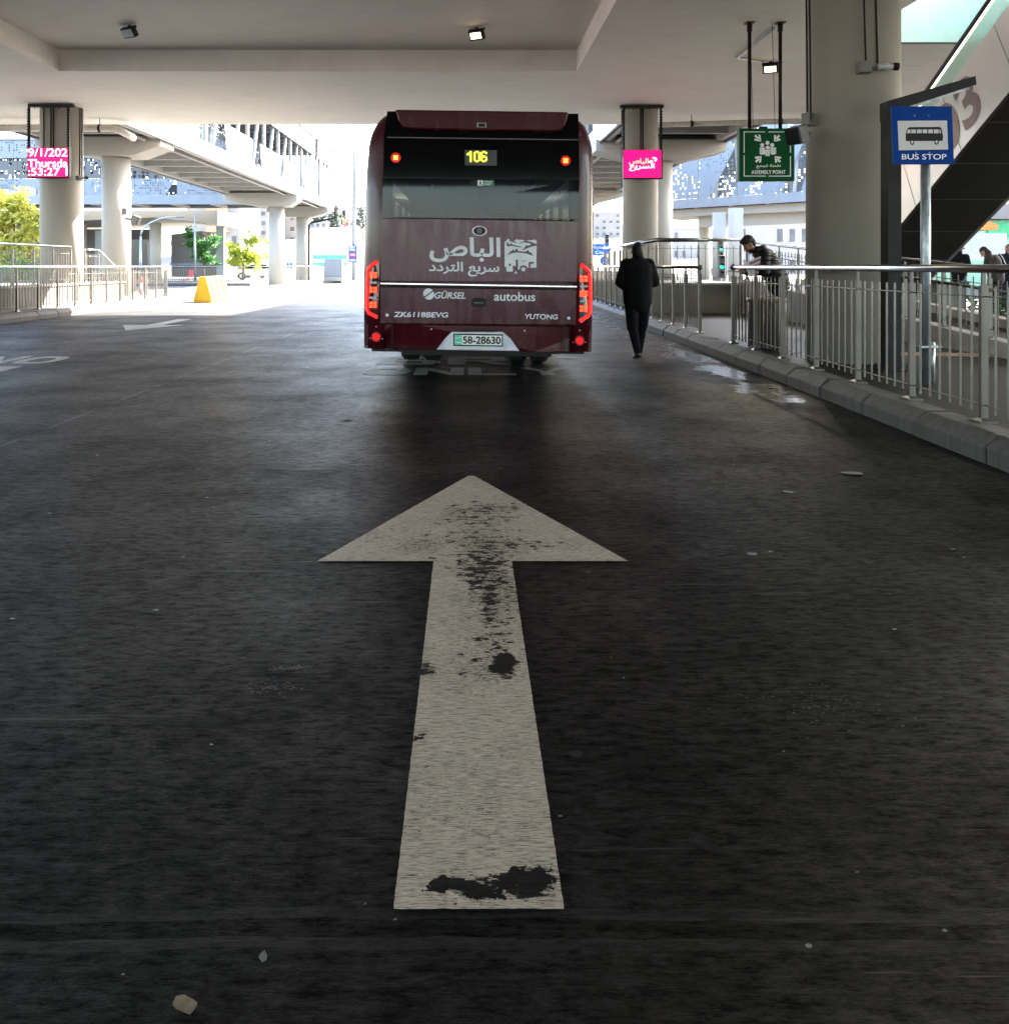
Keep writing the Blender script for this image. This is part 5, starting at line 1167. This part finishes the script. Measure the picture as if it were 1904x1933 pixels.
def signal(px, py, Y, label, lit, flip=1):
    p = P(px, py, Y); o = empty('traffic_signal', (p.x,Y,.2), label, 'traffic light', 'traffic signals at the far crossing'); z = p.z-.2
    m = MB(); m.tube([(0,.1,0),(0,.1,z+.3)], .05, 8); m.build('pole', GALV, o)
    m = MB(); m.box(-.12,.12,-.08,.08,z-.40,z+.40); m.build('housing', mat('signal_grey', (.10,.10,.10), .5), o, bevel=.02)
    for k in range(3):
        m = MB(); m.tube([(0,-.08,z+.27-k*.27),(0,-.095,z+.27-k*.27)], .075, 16); m.build('lamp', emit('signal_teal', (.02,.9,.62), .14) if (lit == k) else mat('signal_off', (.05,.04,.04), .3), o)
        m = MB(); m.tube([(0,-.08,z+.36-k*.27),(0,-.22,z+.34-k*.27)], .05, 8); m.build('visor', BLACK, o)
signal(1145,456,47, 'dark traffic light above the blue direction sign', -1)
signal(1359,470,36, 'traffic light with a teal lamp seen through the planter railing', 1)
signal(1361,503,30, 'low traffic light with a teal lamp behind the planter railing', 1)

HEDGE = leaf_mat('hedge_leaf', (.030,.075,.020))
def leaf_cloud(m, c, rad, n, size, aspect=2.6, shell=.45):
    for _ in range(n):
        while True:
            v = Vector((random.uniform(-1,1), random.uniform(-1,1), random.uniform(-1,1)))
            if shell < v.length < 1: break
        p = Vector(c)+Vector((v.x*rad[0], v.y*rad[1], v.z*rad[2]))
        a = Vector((random.gauss(0,1), random.gauss(0,1), random.gauss(-.25,.6))).normalized(); b = a.cross(Vector((random.gauss(0,1),random.gauss(0,1),random.gauss(0,1)))).normalized()
        L = size*random.uniform(.6,1.4); w_ = L/aspect
        m.add([p, p+a*L*.5+b*w_*.5, p+a*L, p+a*L*.5-b*w_*.5], [(0,1,2,3)])
def hedge(x0, x1, y, z0, h, d, n, label, matl, size=.09):
    o = empty('hedge', ((x0+x1)/2,y,z0), label, 'hedge'); m = MB(); k = max(2, int((x1-x0)/.5))
    for i in range(k): leaf_cloud(m, (x0+(x1-x0)*(i+.5)/k, y+random.uniform(-.1,.1), z0+h*.5), (.5*(x1-x0)/k*1.5, d, h*.55*random.uniform(.8,1.2)), n//k, size, 1.8, .0)
    m.build('leaves', matl, o, world=True)
    m = MB()
    for i in range(k*3): x = random.uniform(x0,x1); m.tube([(x,y,z0-.05),(x+random.uniform(-.08,.08),y,z0+h*.7)], .008, 4)
    m.build('stems', mat('bark', (.12,.085,.06), .85, 0, .3, 12), o, world=True)
hedge(9.5, 13.2, 17.6, .25, .52, .35, 1500, 'low dark hedge behind the ramp below the escalator', HEDGE)
hedge(-25, -18, 38, .4, 1.5, .5, 2400, 'bright green hedge behind the raised left wall', leaf_mat('hedge_bright', (.09,.20,.03)), .14)

k_ = empty('kiosk', (20,34,.2), 'pale glazed kiosk with an awning behind the waiting people', 'kiosk')
m = MB(); m.box(17,28,34,38,3.3,3.9); m.box(17,28,34.4,38,.2,.5); m.build('shell', WHITE, k_, world=True)
for i in range(7): m = MB(); m.box(17.05+i*1.5,18.45+i*1.5,34.3,34.36,.5,3.25); m.build('window', glass('green_glass', (.45,.75,.62), .5), k_, world=True)
m = MB(); m.box(17,28,37.6,37.7,.5,3.25); m.build('back_wall', mat('kiosk_wall', (.62,.55,.46), .7), k_, world=True)
m = MB(); m.prism([(17.6,2.8),(20.4,2.8),(20.4,3.0),(19.0,3.45),(17.6,3.0)], lambda a,b: (a,32.6,b), lambda a,b: (a,34.2,b)); m.build('awning', mat('awning_orange', (.75,.20,.04), .6), k_, world=True)
m = MB(); m.box(21,24.5,34.2,34.29,2.6,3.2); m.build('signboard', mat('board_green', (.05,.42,.18), .5), k_, world=True)
m = MB(); m.box(17.2,19.6,30.8,31.2,1.6,2.6); m.build('display_case', SIGNW, k_, world=True)

# ------------------------------------------------------------------ left: barrier, posts, signs, cabinet, car, lamps
YB_ = mat('barrier_yellow', (.72,.42,.01), .5, 0, .06, 4)
o = empty('plastic_barrier', (-10.0,33.2,0), 'yellow plastic road barrier with slanted ribs at the kerb end', 'barrier')
m = MB()
pr = [(-.36,0),(-.36,.14),(-.13,1.0),(.13,1.0),(.36,.14),(.36,0)]
m.prism(pr, lambda a,b: (a,-.9,b), lambda a,b: (a,.9,b)); m.build('shell', YB_, o, bevel=.025)
for y in (-.55,0,.55):
    for s_ in (-1,1): m = MB(); m.prism([(y-.05,.2),(y+.05,.2),(y+.05,.9),(y-.05,.9)], lambda p,q: (s_*(.36-.23*(q-.14)/.86)+s_*.03,p,q), lambda p,q: (s_*(.36-.23*(q-.14)/.86)-s_*.05,p,q)); m.build('rib', mat('barrier_ochre', (.60,.33,.01), .5, 0, .06, 4), o)
m = MB()
for y in (-.55,.45): m.box(-.363,.363,y,y+.18,.0,.09)
m.build('fork_slot', BLACK, o); o.rotation_euler = (0,0,R(-6))
def lamp_post(x, y, z, h, arm, label, side, r=.09):
    o = empty('street_lamp', (x,y,z), label, 'street lamp', 'grey street lamps')
    MB().tube([(0,0,0),(0,0,h)], [r, r*.6], 12).build('pole', GALV, o)
    if arm:
        pts = [(side*arm*(1-math.cos(R(a))), 0, h-.02+arm*.55*math.sin(R(a))) for a in range(0,91,15)]; MB().tube(pts, r*.55, 10).build('arm', GALV, o)
        m = MB(); m.sphere((side*(arm+.3),0,h+arm*.55-.03), (.36,.14,.07), 14, 8); m.build('lamp_head', GREYP, o)
    return o
lamp_post(-23.9,62.0,.2,2.2+1.2,2.6,'grey street lamp with a curved arm beside the stair block',1,.12)
lamp_post(-21.2,66,.2,5.4,0,'plain grey mast left of the small green tree',1,.1)
lp = lamp_post(-9.25,69.2,.2,26,0,'tall grey mast with the blue BRT sign near the bus',1,.18)
o = sign_post(-9.33,69.0,.2, 'blue BRT Only sign with a red no entry disc on the tall mast')
m = MB(); m.box(-.34,.34,-.03,.03,1.5,2.85); pn = m.build('panel', mat('sign_royal', (.008,.07,.42), .4), o)
m = MB(); m.box(-.1,.1,.03,.12,1.7,1.8); m.box(-.1,.1,.03,.12,2.5,2.6); m.build('bracket', GALV, o)
for s_, zc_, w_, h_ in (('BRT',2.72,.42,.17),('Only',2.50,.50,.19)): t = text_mb(s_, w_, h_, .02); place(t, Matrix.Translation((0,-.035,zc_))); t.build('lettering', SIGNW, pn)
m = MB(); m.tube([(0,-.03,2.12),(0,-.04,2.12)], .23, 24); m.build('no_entry_disc', mat('sign_red', (.6,.02,.02), .4), pn); m = MB(); m.box(-.17,.17,-.044,-.041,2.08,2.17); m.build('no_entry_bar', SIGNW, pn)
m = MB()
for k in range(2): m.box(-.25,.25,-.034,-.031,1.60+k*.11,1.64+k*.11)
m.build('small_text', SIGNW, pn)
o = empty('electrical_cabinet', (-10.75,68.3,.2), 'grey two door electrical cabinet behind the far railing', 'cabinet')
m = MB(); m.box(-.72,.72,-.4,.4,.35,1.75); m.build('casing', GREYP, o, bevel=.02); m = MB(); m.box(-.76,.76,-.42,.42,0,.34); m.build('plinth', CAPC, o)
for s_ in (-1,1): m = MB(); m.box(min(s_*.02,s_*.69),max(s_*.02,s_*.69),-.415,-.402,.4,1.7); m.build('door', GREYP, o)
o = empty('hoarding', (-14.5,80,.2), 'turquoise and white hoarding beyond the far railing', 'hoarding')
for zc_ in (1.35,2.05): m = MB(); m.box(-.1,3.1,0,.05,zc_-.22,zc_+.22); m.build('board', mat('board_teal', (.10,.36,.31), .5), o)
for x in (0,3): m = MB(); m.box(x-.04,x+.04,.05,.12,0,2.3); m.build('post', GALV, o)
o = sign_post(-14.9,71.0,.2, 'small blue pedestrian sign between the two far piers')
m = MB(); m.box(-.25,.25,-.02,.02,1.0,1.5); pn = m.build('panel', mat('road_sign_blue', (.02,.13,.46), .4), o); m = MB(); m.tube([(0,.04,0),(0,.04,1.4)], .03, 8); m.build('pole', GALV, o)
m = MB(); m.sphere((0,-.03,1.40), (.05,.01,.05), 10, 6); flat(m, [(-.03,1.34),(.04,1.34),(.03,1.2),(.10,1.06),(.04,1.06),(0,1.17),(-.05,1.06),(-.10,1.06),(-.02,1.2)], -.024); m.build('figure', SIGNW, pn)
def flag(px, Y, label, cols, h, w_, z0):
    p = P(px, 0, Y); o = empty('flag', (p.x,Y,.2), label, 'flag', 'flags on poles beyond the far railing')
    MB().tube([(0,0,0),(0,0,z0+h+.2)], .035, 8).build('pole', GALV, o)
    for i, (nm, c) in enumerate(cols):
        m = MB(); n = 8; za, zb_ = z0+h*(1-(i+1)/len(cols)), z0+h*(1-i/len(cols)); vs = []
        for k in range(n+1): x = w_*k/n; dy = .12*math.sin(k*1.1); vs += [(x,dy,za-.25*k/n),(x,dy,zb_-.25*k/n)]
        m.add(vs, [(2*k,2*k+2,2*k+3,2*k+1) for k in range(n)], True); m.build('cloth', mat('flag_'+nm, c, .8), o)
flag(658, 82, 'red and yellow pennant on a thin pole left of the tall mast', [('yellow',(.55,.36,.14)),('red',(.50,.14,.13)),('white',(.7,.7,.7))], 1.1, -.5, 4.8)
flag(572, 80, 'green and red flag beside the black downpipe', [('red',(.50,.14,.13)),('white',(.7,.7,.7)),('green',(.10,.42,.26))], 2.0, .5, 3.4)
o = empty('flexible_bollard', (-19.0,44,0), 'red and white post standing behind the railing near the barrier', 'bollard', 'red and white posts')
for i, (c, z0, z1) in enumerate((('a',0,.3),('b',.3,.6),('a',.6,.9))):
    m = MB(); m.tube([(0,0,z0),(0,0,z1)], .06, 10); m.build('band', mat('bollard_red', (.7,.06,.04), .5) if c == 'a' else SIGNW, o)
for x, y, lb in ((-17.6,43,'red and white post right of its twin behind the railing'),(-15.4,40,'red and white post nearest the yellow barrier')):
    c = copy_tree(o); c.location = (x,y,0); c['label'] = lb
def car(x, y, z, rz_, label, paint):
    o = empty('parked_car', (x,y,z), label, 'car', 'cars parked beyond the far railing')
    side = [(-2.1,.35),(-2.1,.75),(-1.95,.88),(-1.3,.95),(-.75,1.40),(.75,1.42),(1.45,.98),(2.0,.90),(2.15,.7),(2.15,.35)]
    m = MB(); m.prism(side, lambda a,b: (a,-.85+max(0,b-.9)*.25,b), lambda a,b: (a,.85-max(0,b-.9)*.25,b)); m.build('body', paint, o, bevel=.05)
    for s_ in (-1,1):
        m = MB(); m.prism([(-1.15,.97),(-.72,1.34),(-.05,1.35),(-.05,.97)], lambda a,b: (a,s_*(.855-max(0,b-.9)*.25),b), lambda a,b: (a,s_*(.80-max(0,b-.9)*.25),b)); m.prism([(.02,.97),(.02,1.35),(.72,1.36),(1.25,.99)], lambda a,b: (a,s_*(.855-max(0,b-.9)*.25),b), lambda a,b: (a,s_*(.80-max(0,b-.9)*.25),b)); m.build('side_window', BGLASS, o)
    for a in (-1.3,1.35):
        for s_ in (-1,1): m = MB(); m.tube([(a,s_*.68,.32),(a,s_*.87,.32)], .32, 20); w_ = m.build('wheel', RUBBER, o); m = MB(); m.tube([(a,s_*.86,.32),(a,s_*.88,.32)], .2, 14); m.build('rim', CHROME, w_)
    m = MB(); m.prism([(-1.27,.97),(-.78,1.38),(-.80,1.40),(-1.32,.97)], lambda a,b: (a,-.7,b), lambda a,b: (a,.7,b)); m.build('rear_screen', BGLASS, o)
    for s_ in (-1,1): m = MB(); m.obox((2.13,s_*.6,.68), (.06,.35,.14)); m.build('headlight', SIGNW, o)
    o.rotation_euler = (0,0,rz_)
car(-18.8,76,.2, R(10), 'white parked car behind the far railing left of the pier', mat('car_white', (.75,.75,.75), .25, coat=.8))
car(-21.5,86,.2, R(160), 'dark blue parked car behind the trees', mat('car_blue', (.02,.04,.12), .25, coat=.8))
car(-8.0,100,.2, R(5), 'silver parked car far behind the tall mast', mat('car_silver', (.5,.52,.54), .25, .5, coat=.8))
o = empty('plastic_chair', (-21.6,66.2,.2), 'red plastic chair behind the far railing', 'chair')
m = MB(); m.box(-.22,.22,-.22,.22,.42,.46); m.build('seat', mat('chair_red', (.6,.04,.04), .45), o); m = MB(); m.box(-.22,.22,.19,.23,.47,.9); m.build('backrest', MATS['chair_red'], o)
for sx in (-1,1):
    for sy in (-1,1): m = MB(); m.box(sx*.2-.02,sx*.2+.02,sy*.2-.02,sy*.2+.02,0,.42); m.build('leg', MATS['chair_red'], o)

# ------------------------------------------------------------------ trees
BARK = mat('bark', (.12,.085,.06), .85, 0, .3, 12)
def tree(x, y, z, h, blobs, n, matl, label, size, kind='tree'):
    o = empty(kind, (x,y,z), label, 'tree', 'trees beyond the road'); m = MB()
    tips = [Vector(b[0]) for b in blobs]; fork = Vector((0,0,h*.38))
    m.tube([(0,0,-.1),(.03,0,h*.2),fork], [h*.028,h*.022,h*.017], 8)
    for t in tips: mid = (fork+t)/2+Vector((random.uniform(-.1,.1),0,.1)); m.tube([fork,mid,t], [h*.014,h*.009,h*.004], 6)
    m.build('trunk', BARK, o)
    c = MB()
    for (ctr, rad) in blobs:
        for _ in range(max(3, n//(len(blobs)*60))):
            v = Vector((random.gauss(0,.45), random.gauss(0,.45), random.gauss(0,.4))); cc = Vector(ctr)+Vector((v.x*rad[0],v.y*rad[1],v.z*rad[2])); leaf_cloud(c, cc, (rad[0]*.38,rad[1]*.38,rad[2]*.30), 60, size, 2.8, .1)
    c.build('crown', matl, o); return o
LG = leaf_mat('leaf_green', (.05,.17,.04)); LY = leaf_mat('leaf_yellow', (.30,.38,.04)); LO = leaf_mat('leaf_gold', (.44,.47,.09)); LC = leaf_mat('leaf_cypress', (.09,.12,.11))
tree(-22.6,72.5,.2,4.6,[((-.9,0,3.9),(.8,.8,.9)),((-.5,.2,3.1),(.9,.8,.8)),((.7,0,3.2),(.9,.7,.55)),((-.2,-.2,2.3),(.8,.7,.6)),((.3,.3,1.7),(.7,.6,.5))],3600,LG,'small green tree left of its yellow neighbour under the bridge',.26)
tree(-19.3,73.0,.2,4.0,[((-.7,0,2.6),(1.0,.9,.9)),((.6,.2,3.3),(.8,.8,.8)),((.3,0,2.3),(1.2,.9,.8)),((.9,0,1.8),(.8,.7,.7)),((-.6,.1,1.6),(.9,.8,.6))],4400,LY,'bushy yellow green tree right of the small green tree',.26)
tree(-24.6,46,.2,5.2,[((0,0,4.6),(1.0,.9,.9)),((-.9,0,3.6),(1.1,.9,.8)),((.9,.1,3.8),(1.1,.9,.7)),((.6,0,2.4),(1.1,.9,.9)),((-.8,0,2.2),(1.1,.9,.9))],4600,LO,'golden feathery tree at the left edge before the grey bridge',.36)
for i, (px, Y, h, lb) in enumerate(((447,165,9,'grey green tree before the flats on the left slope'),(684,190,8,'rounded bare tree on the far slope beside the bus'))):
    p = P(px,0,Y); tree(p.x,Y,hz(p.x,Y),h,[((0,0,h*.75),(h*.25,h*.25,h*.3)),((h*.18,0,h*.55),(h*.25,h*.22,h*.22)),((-h*.18,0,h*.5),(h*.25,h*.22,h*.22))],1500,LC,lb,.7)
cy = [(591,8.5),(598,7),(606,6),(614,11.5),(620,10),(628,7.5),(635,8.5),(642,7),(648,8)]
for i, (px, h) in enumerate(cy):
    Y = 262+(i%3)*3; p = P(px,0,Y); zt = hz(p.x,Y)
    o = empty('cypress_tree', (p.x,Y,zt), 'dark cypress on the hilltop behind the white houses, in a clump', 'tree', 'cypresses on the hilltop')
    m = MB(); m.tube([(0,0,-.5),(0,0,h*.5)], [.25,.1], 6); m.build('trunk', BARK, o)
    c = MB()
    for k in range(9): t = k/8; r_ = 1.5*(1-t)**.7+.15; leaf_cloud(c, (random.uniform(-.2,.2),0,h*(.12+.85*t)), (r_,r_,h*.10), 70, .9, 2.2, .1)
    c.build('crown', LC, o)

# ------------------------------------------------------------------ hillside houses
def house(px0, px1, ytop, Y, depth, label, storeys, nwin, col=(0.240,0.228,0.207), rz_=0, base=None, balcony=False):
    a, b = P(px0,ytop,Y), P(px1,ytop,Y); w_ = b.x-a.x; xc_ = (a.x+b.x)/2; zb = hz(xc_,Y)-1.5 if base is None else base; H = a.z-zb
    o = empty('hillside_house', (xc_,Y,zb), label, 'building', 'pale stone houses on the hillside')
    m = MB(); m.box(-w_/2,w_/2,0,depth,0,H); m.build('wall', mat('stone_%d' % round(col[0]*1000), col, .8, 0, .06, .8), o)
    m = MB(); m.box(-w_/2-.15,w_/2+.15,-.15,depth+.15,H,H+.35); m.build('roof', mat('roof_pale', (.30,.28,.25), .8), o)
    sh = H/storeys if storeys else H
    for s_ in range(storeys):
        for k in range(nwin):
            x = -w_/2+w_*(k+.5)/nwin; z = s_*sh+sh*.38; ww = min(1.3,w_/nwin*.45)
            if random.random() < .35: continue
            m = MB(); m.box(x-ww/2,x+ww/2,-.03,.02,z,z+sh*.42); wn = m.build('window', mat('far_window', (.06,.063,.07), .3, 0, .5, .4), o)
            m = MB(); m.box(x-ww/2-.08,x+ww/2+.08,-.12,.0,z-.14,z-.02); m.build('sill', MATS['roof_pale'], wn)
        if balcony and s_ > 0:
            m = MB(); m.box(-w_*.1,w_*.32,-1.3,-.001,s_*sh,s_*sh+.18); m.box(-w_*.1,w_*.32,-1.3,-1.2,s_*sh+.18,s_*sh+1.0); m.build('balcony', mat('balcony_ochre', (.36,.22,.14), .7), o)
    for k in range(2):
        x = random.uniform(-w_*.35,w_*.35); m = MB(); m.tube([(x,depth*.5,H+.35),(x,depth*.5,H+1.5)], .5, 12); m.build('water_tank', mat('tank_white', (.7,.7,.7), .5), o)
    o.rotation_euler = (0,0,rz_)
house(352,452,300,150,14,'tall apartment block with ochre balconies behind the trees',6,5,(0.240,0.228,0.204),0,None,True)
house(455,505,340,190,14,'pale apartment block right of the block with ochre balconies',7,3,(0.234,0.219,0.198))
house(508,560,384,205,12,'stone house seen between the two far bridge piers',4,3,(0.216,0.204,0.186))
house(584,616,419,255,12,'white house just below the cypress clump',2,3,(0.252,0.240,0.222))
house(603,668,434,240,12,'wide white house with an arch below the hilltop cypresses',2,5,(0.258,0.246,0.231))
house(583,642,452,215,12,'lowest long white house above the turquoise hoarding',3,5,(0.246,0.234,0.222))
house(645,700,462,205,12,'stone house behind the blue BRT sign',3,4,(0.228,0.216,0.195))
house(668,715,430,236,12,'stone house on the slope directly left of the bus',3,3,(0.231,0.216,0.198))
house(1108,1172,402,190,14,'pale apartment block right of the bus behind the traffic light',5,5,(0.234,0.219,0.198))
house(1255,1340,432,150,14,'long pale building under the bridge with diagonal panels',2,6,(0.258,0.246,0.231))
house(1390,1530,420,120,12,'white building behind the leaning person',2,6,(0.270,0.258,0.240))
house(1835,1990,400,90,12,'pale stone building behind the glazed kiosk',3,6,(0.216,0.198,0.168))
house(-60,70,420,150,14,'pale building behind the golden tree',3,6,(0.240,0.228,0.207))
# buildings and a twin lamp behind the viewer, mirrored in the bus window
for x, w_, h, lb in ((-40,40,9,'long stone building across the street behind the viewer'),(10,36,6,'lower stone building across the street behind the viewer'),(55,40,8,'stone building on the corner behind the viewer')):
    o = empty('street_building', (x,-130,0), lb, 'building', 'buildings behind the viewer'); m = MB(); m.box(-w_/2,w_/2,-12,0,-.1,h); m.build('wall', mat('stone_grey', (.16,.16,.17), .8), o)
o = empty('twin_street_lamp', (1.2,-48,0), 'street lamp with two curved arms behind the viewer', 'street lamp')
MB().tube([(0,0,0),(0,0,8)], [.12,.08], 10).build('pole', GALV, o)
for s_ in (-1,1): MB().tube([(0,0,8)]+[(s_*2.2*(1-math.cos(R(a))),0,8+1.4*math.sin(R(a))) for a in range(15,91,15)], .06, 8).build('arm', GALV, o)

# ------------------------------------------------------------------ litter
def scrap(px, py, size, label, cat, name, matl, n=7, rz_=0, z=.004):
    Y = F*CH/(py-HY); p = P(px, py, Y); o = empty(name, (p.x,Y,z), label, cat, 'litter lying on the road'); m = MB(); k = []
    for i in range(n): a = 2*math.pi*i/n; r_ = size*random.uniform(.75,1.1); k.append((r_*math.cos(a)*.62, r_*math.sin(a), .003+.003*abs(math.sin(a*1.5))))
    m.add(k+[(0,0,.003)], [(i,(i+1)%n,n) for i in range(n)], True); q_ = [(a,b,c-.003) for a,b,c in k]+[(0,0,.0)]; m.add(q_, [(i,(i+1)%n,n) for i in range(n)], True)
    m.build('blade' if 'leaf' in name else 'sheet', matl, o); o.rotation_euler = (0,0,rz_)
PAPER = mat('paper_scrap', (.26,.26,.25), .7, 0, .2, 9)
scrap(350,1905,.027,'dry tan leaf on the dark road in the lower left','leaf','dry_leaf',mat('dry_leaf', (.30,.24,.165), .7, 0, .25, 40),9,R(60))
scrap(497,1812,.014,'tiny white paper scrap near the dry leaf','paper scrap','paper_scrap',PAPER,6,R(20))
scrap(1610,895,.085,'flat white paper scrap on the road near the right kerb','paper scrap','paper_scrap',PAPER,5,R(85))
scrap(1487,930,.04,'small white paper scrap left of the larger one','paper scrap','paper_scrap',PAPER,5,R(70))
scrap(1420,1048,.030,'small pale paper scrap right of the arrow head','paper scrap','paper_scrap',PAPER,6,R(80))
scrap(1455,732,.06,'crumpled white paper scrap beside the wet kerb','paper scrap','paper_scrap',PAPER,7,R(30))
scrap(655,793,.05,'white paper scrap on the road left of the arrow','paper scrap','paper_scrap',PAPER,6,R(75))
m = MB()
for _ in range(110):
    py = 640+ (random.random()**1.6)*1250; px = random.uniform(-20,1920); Y = F*CH/(py-HY); p = P(px,py,Y)
    if p.x > KX(Y)-.05 or p.x < -11 or (Y < 3.2 and random.random() < .7): continue
    s_ = random.uniform(.0015,.0045)*(1+Y*.35)*(1.8 if random.random()<.12 else 1); a = random.uniform(0,3.1); k_n = random.randint(4,6); m.add([(p.x+s_*random.uniform(.6,1.2)*math.cos(a+6.283*i/k_n), p.y+s_*.7*random.uniform(.6,1.2)*math.sin(a+6.283*i/k_n), random.uniform(.003,.006)) for i in range(k_n)], [tuple(range(k_n))])
tag(m.build('litter', mat('grit_pale', (.22,.215,.205), .7, 0, .5, 3)), 'pale specks of grit and litter scattered over the road', 'litter', kind='stuff')
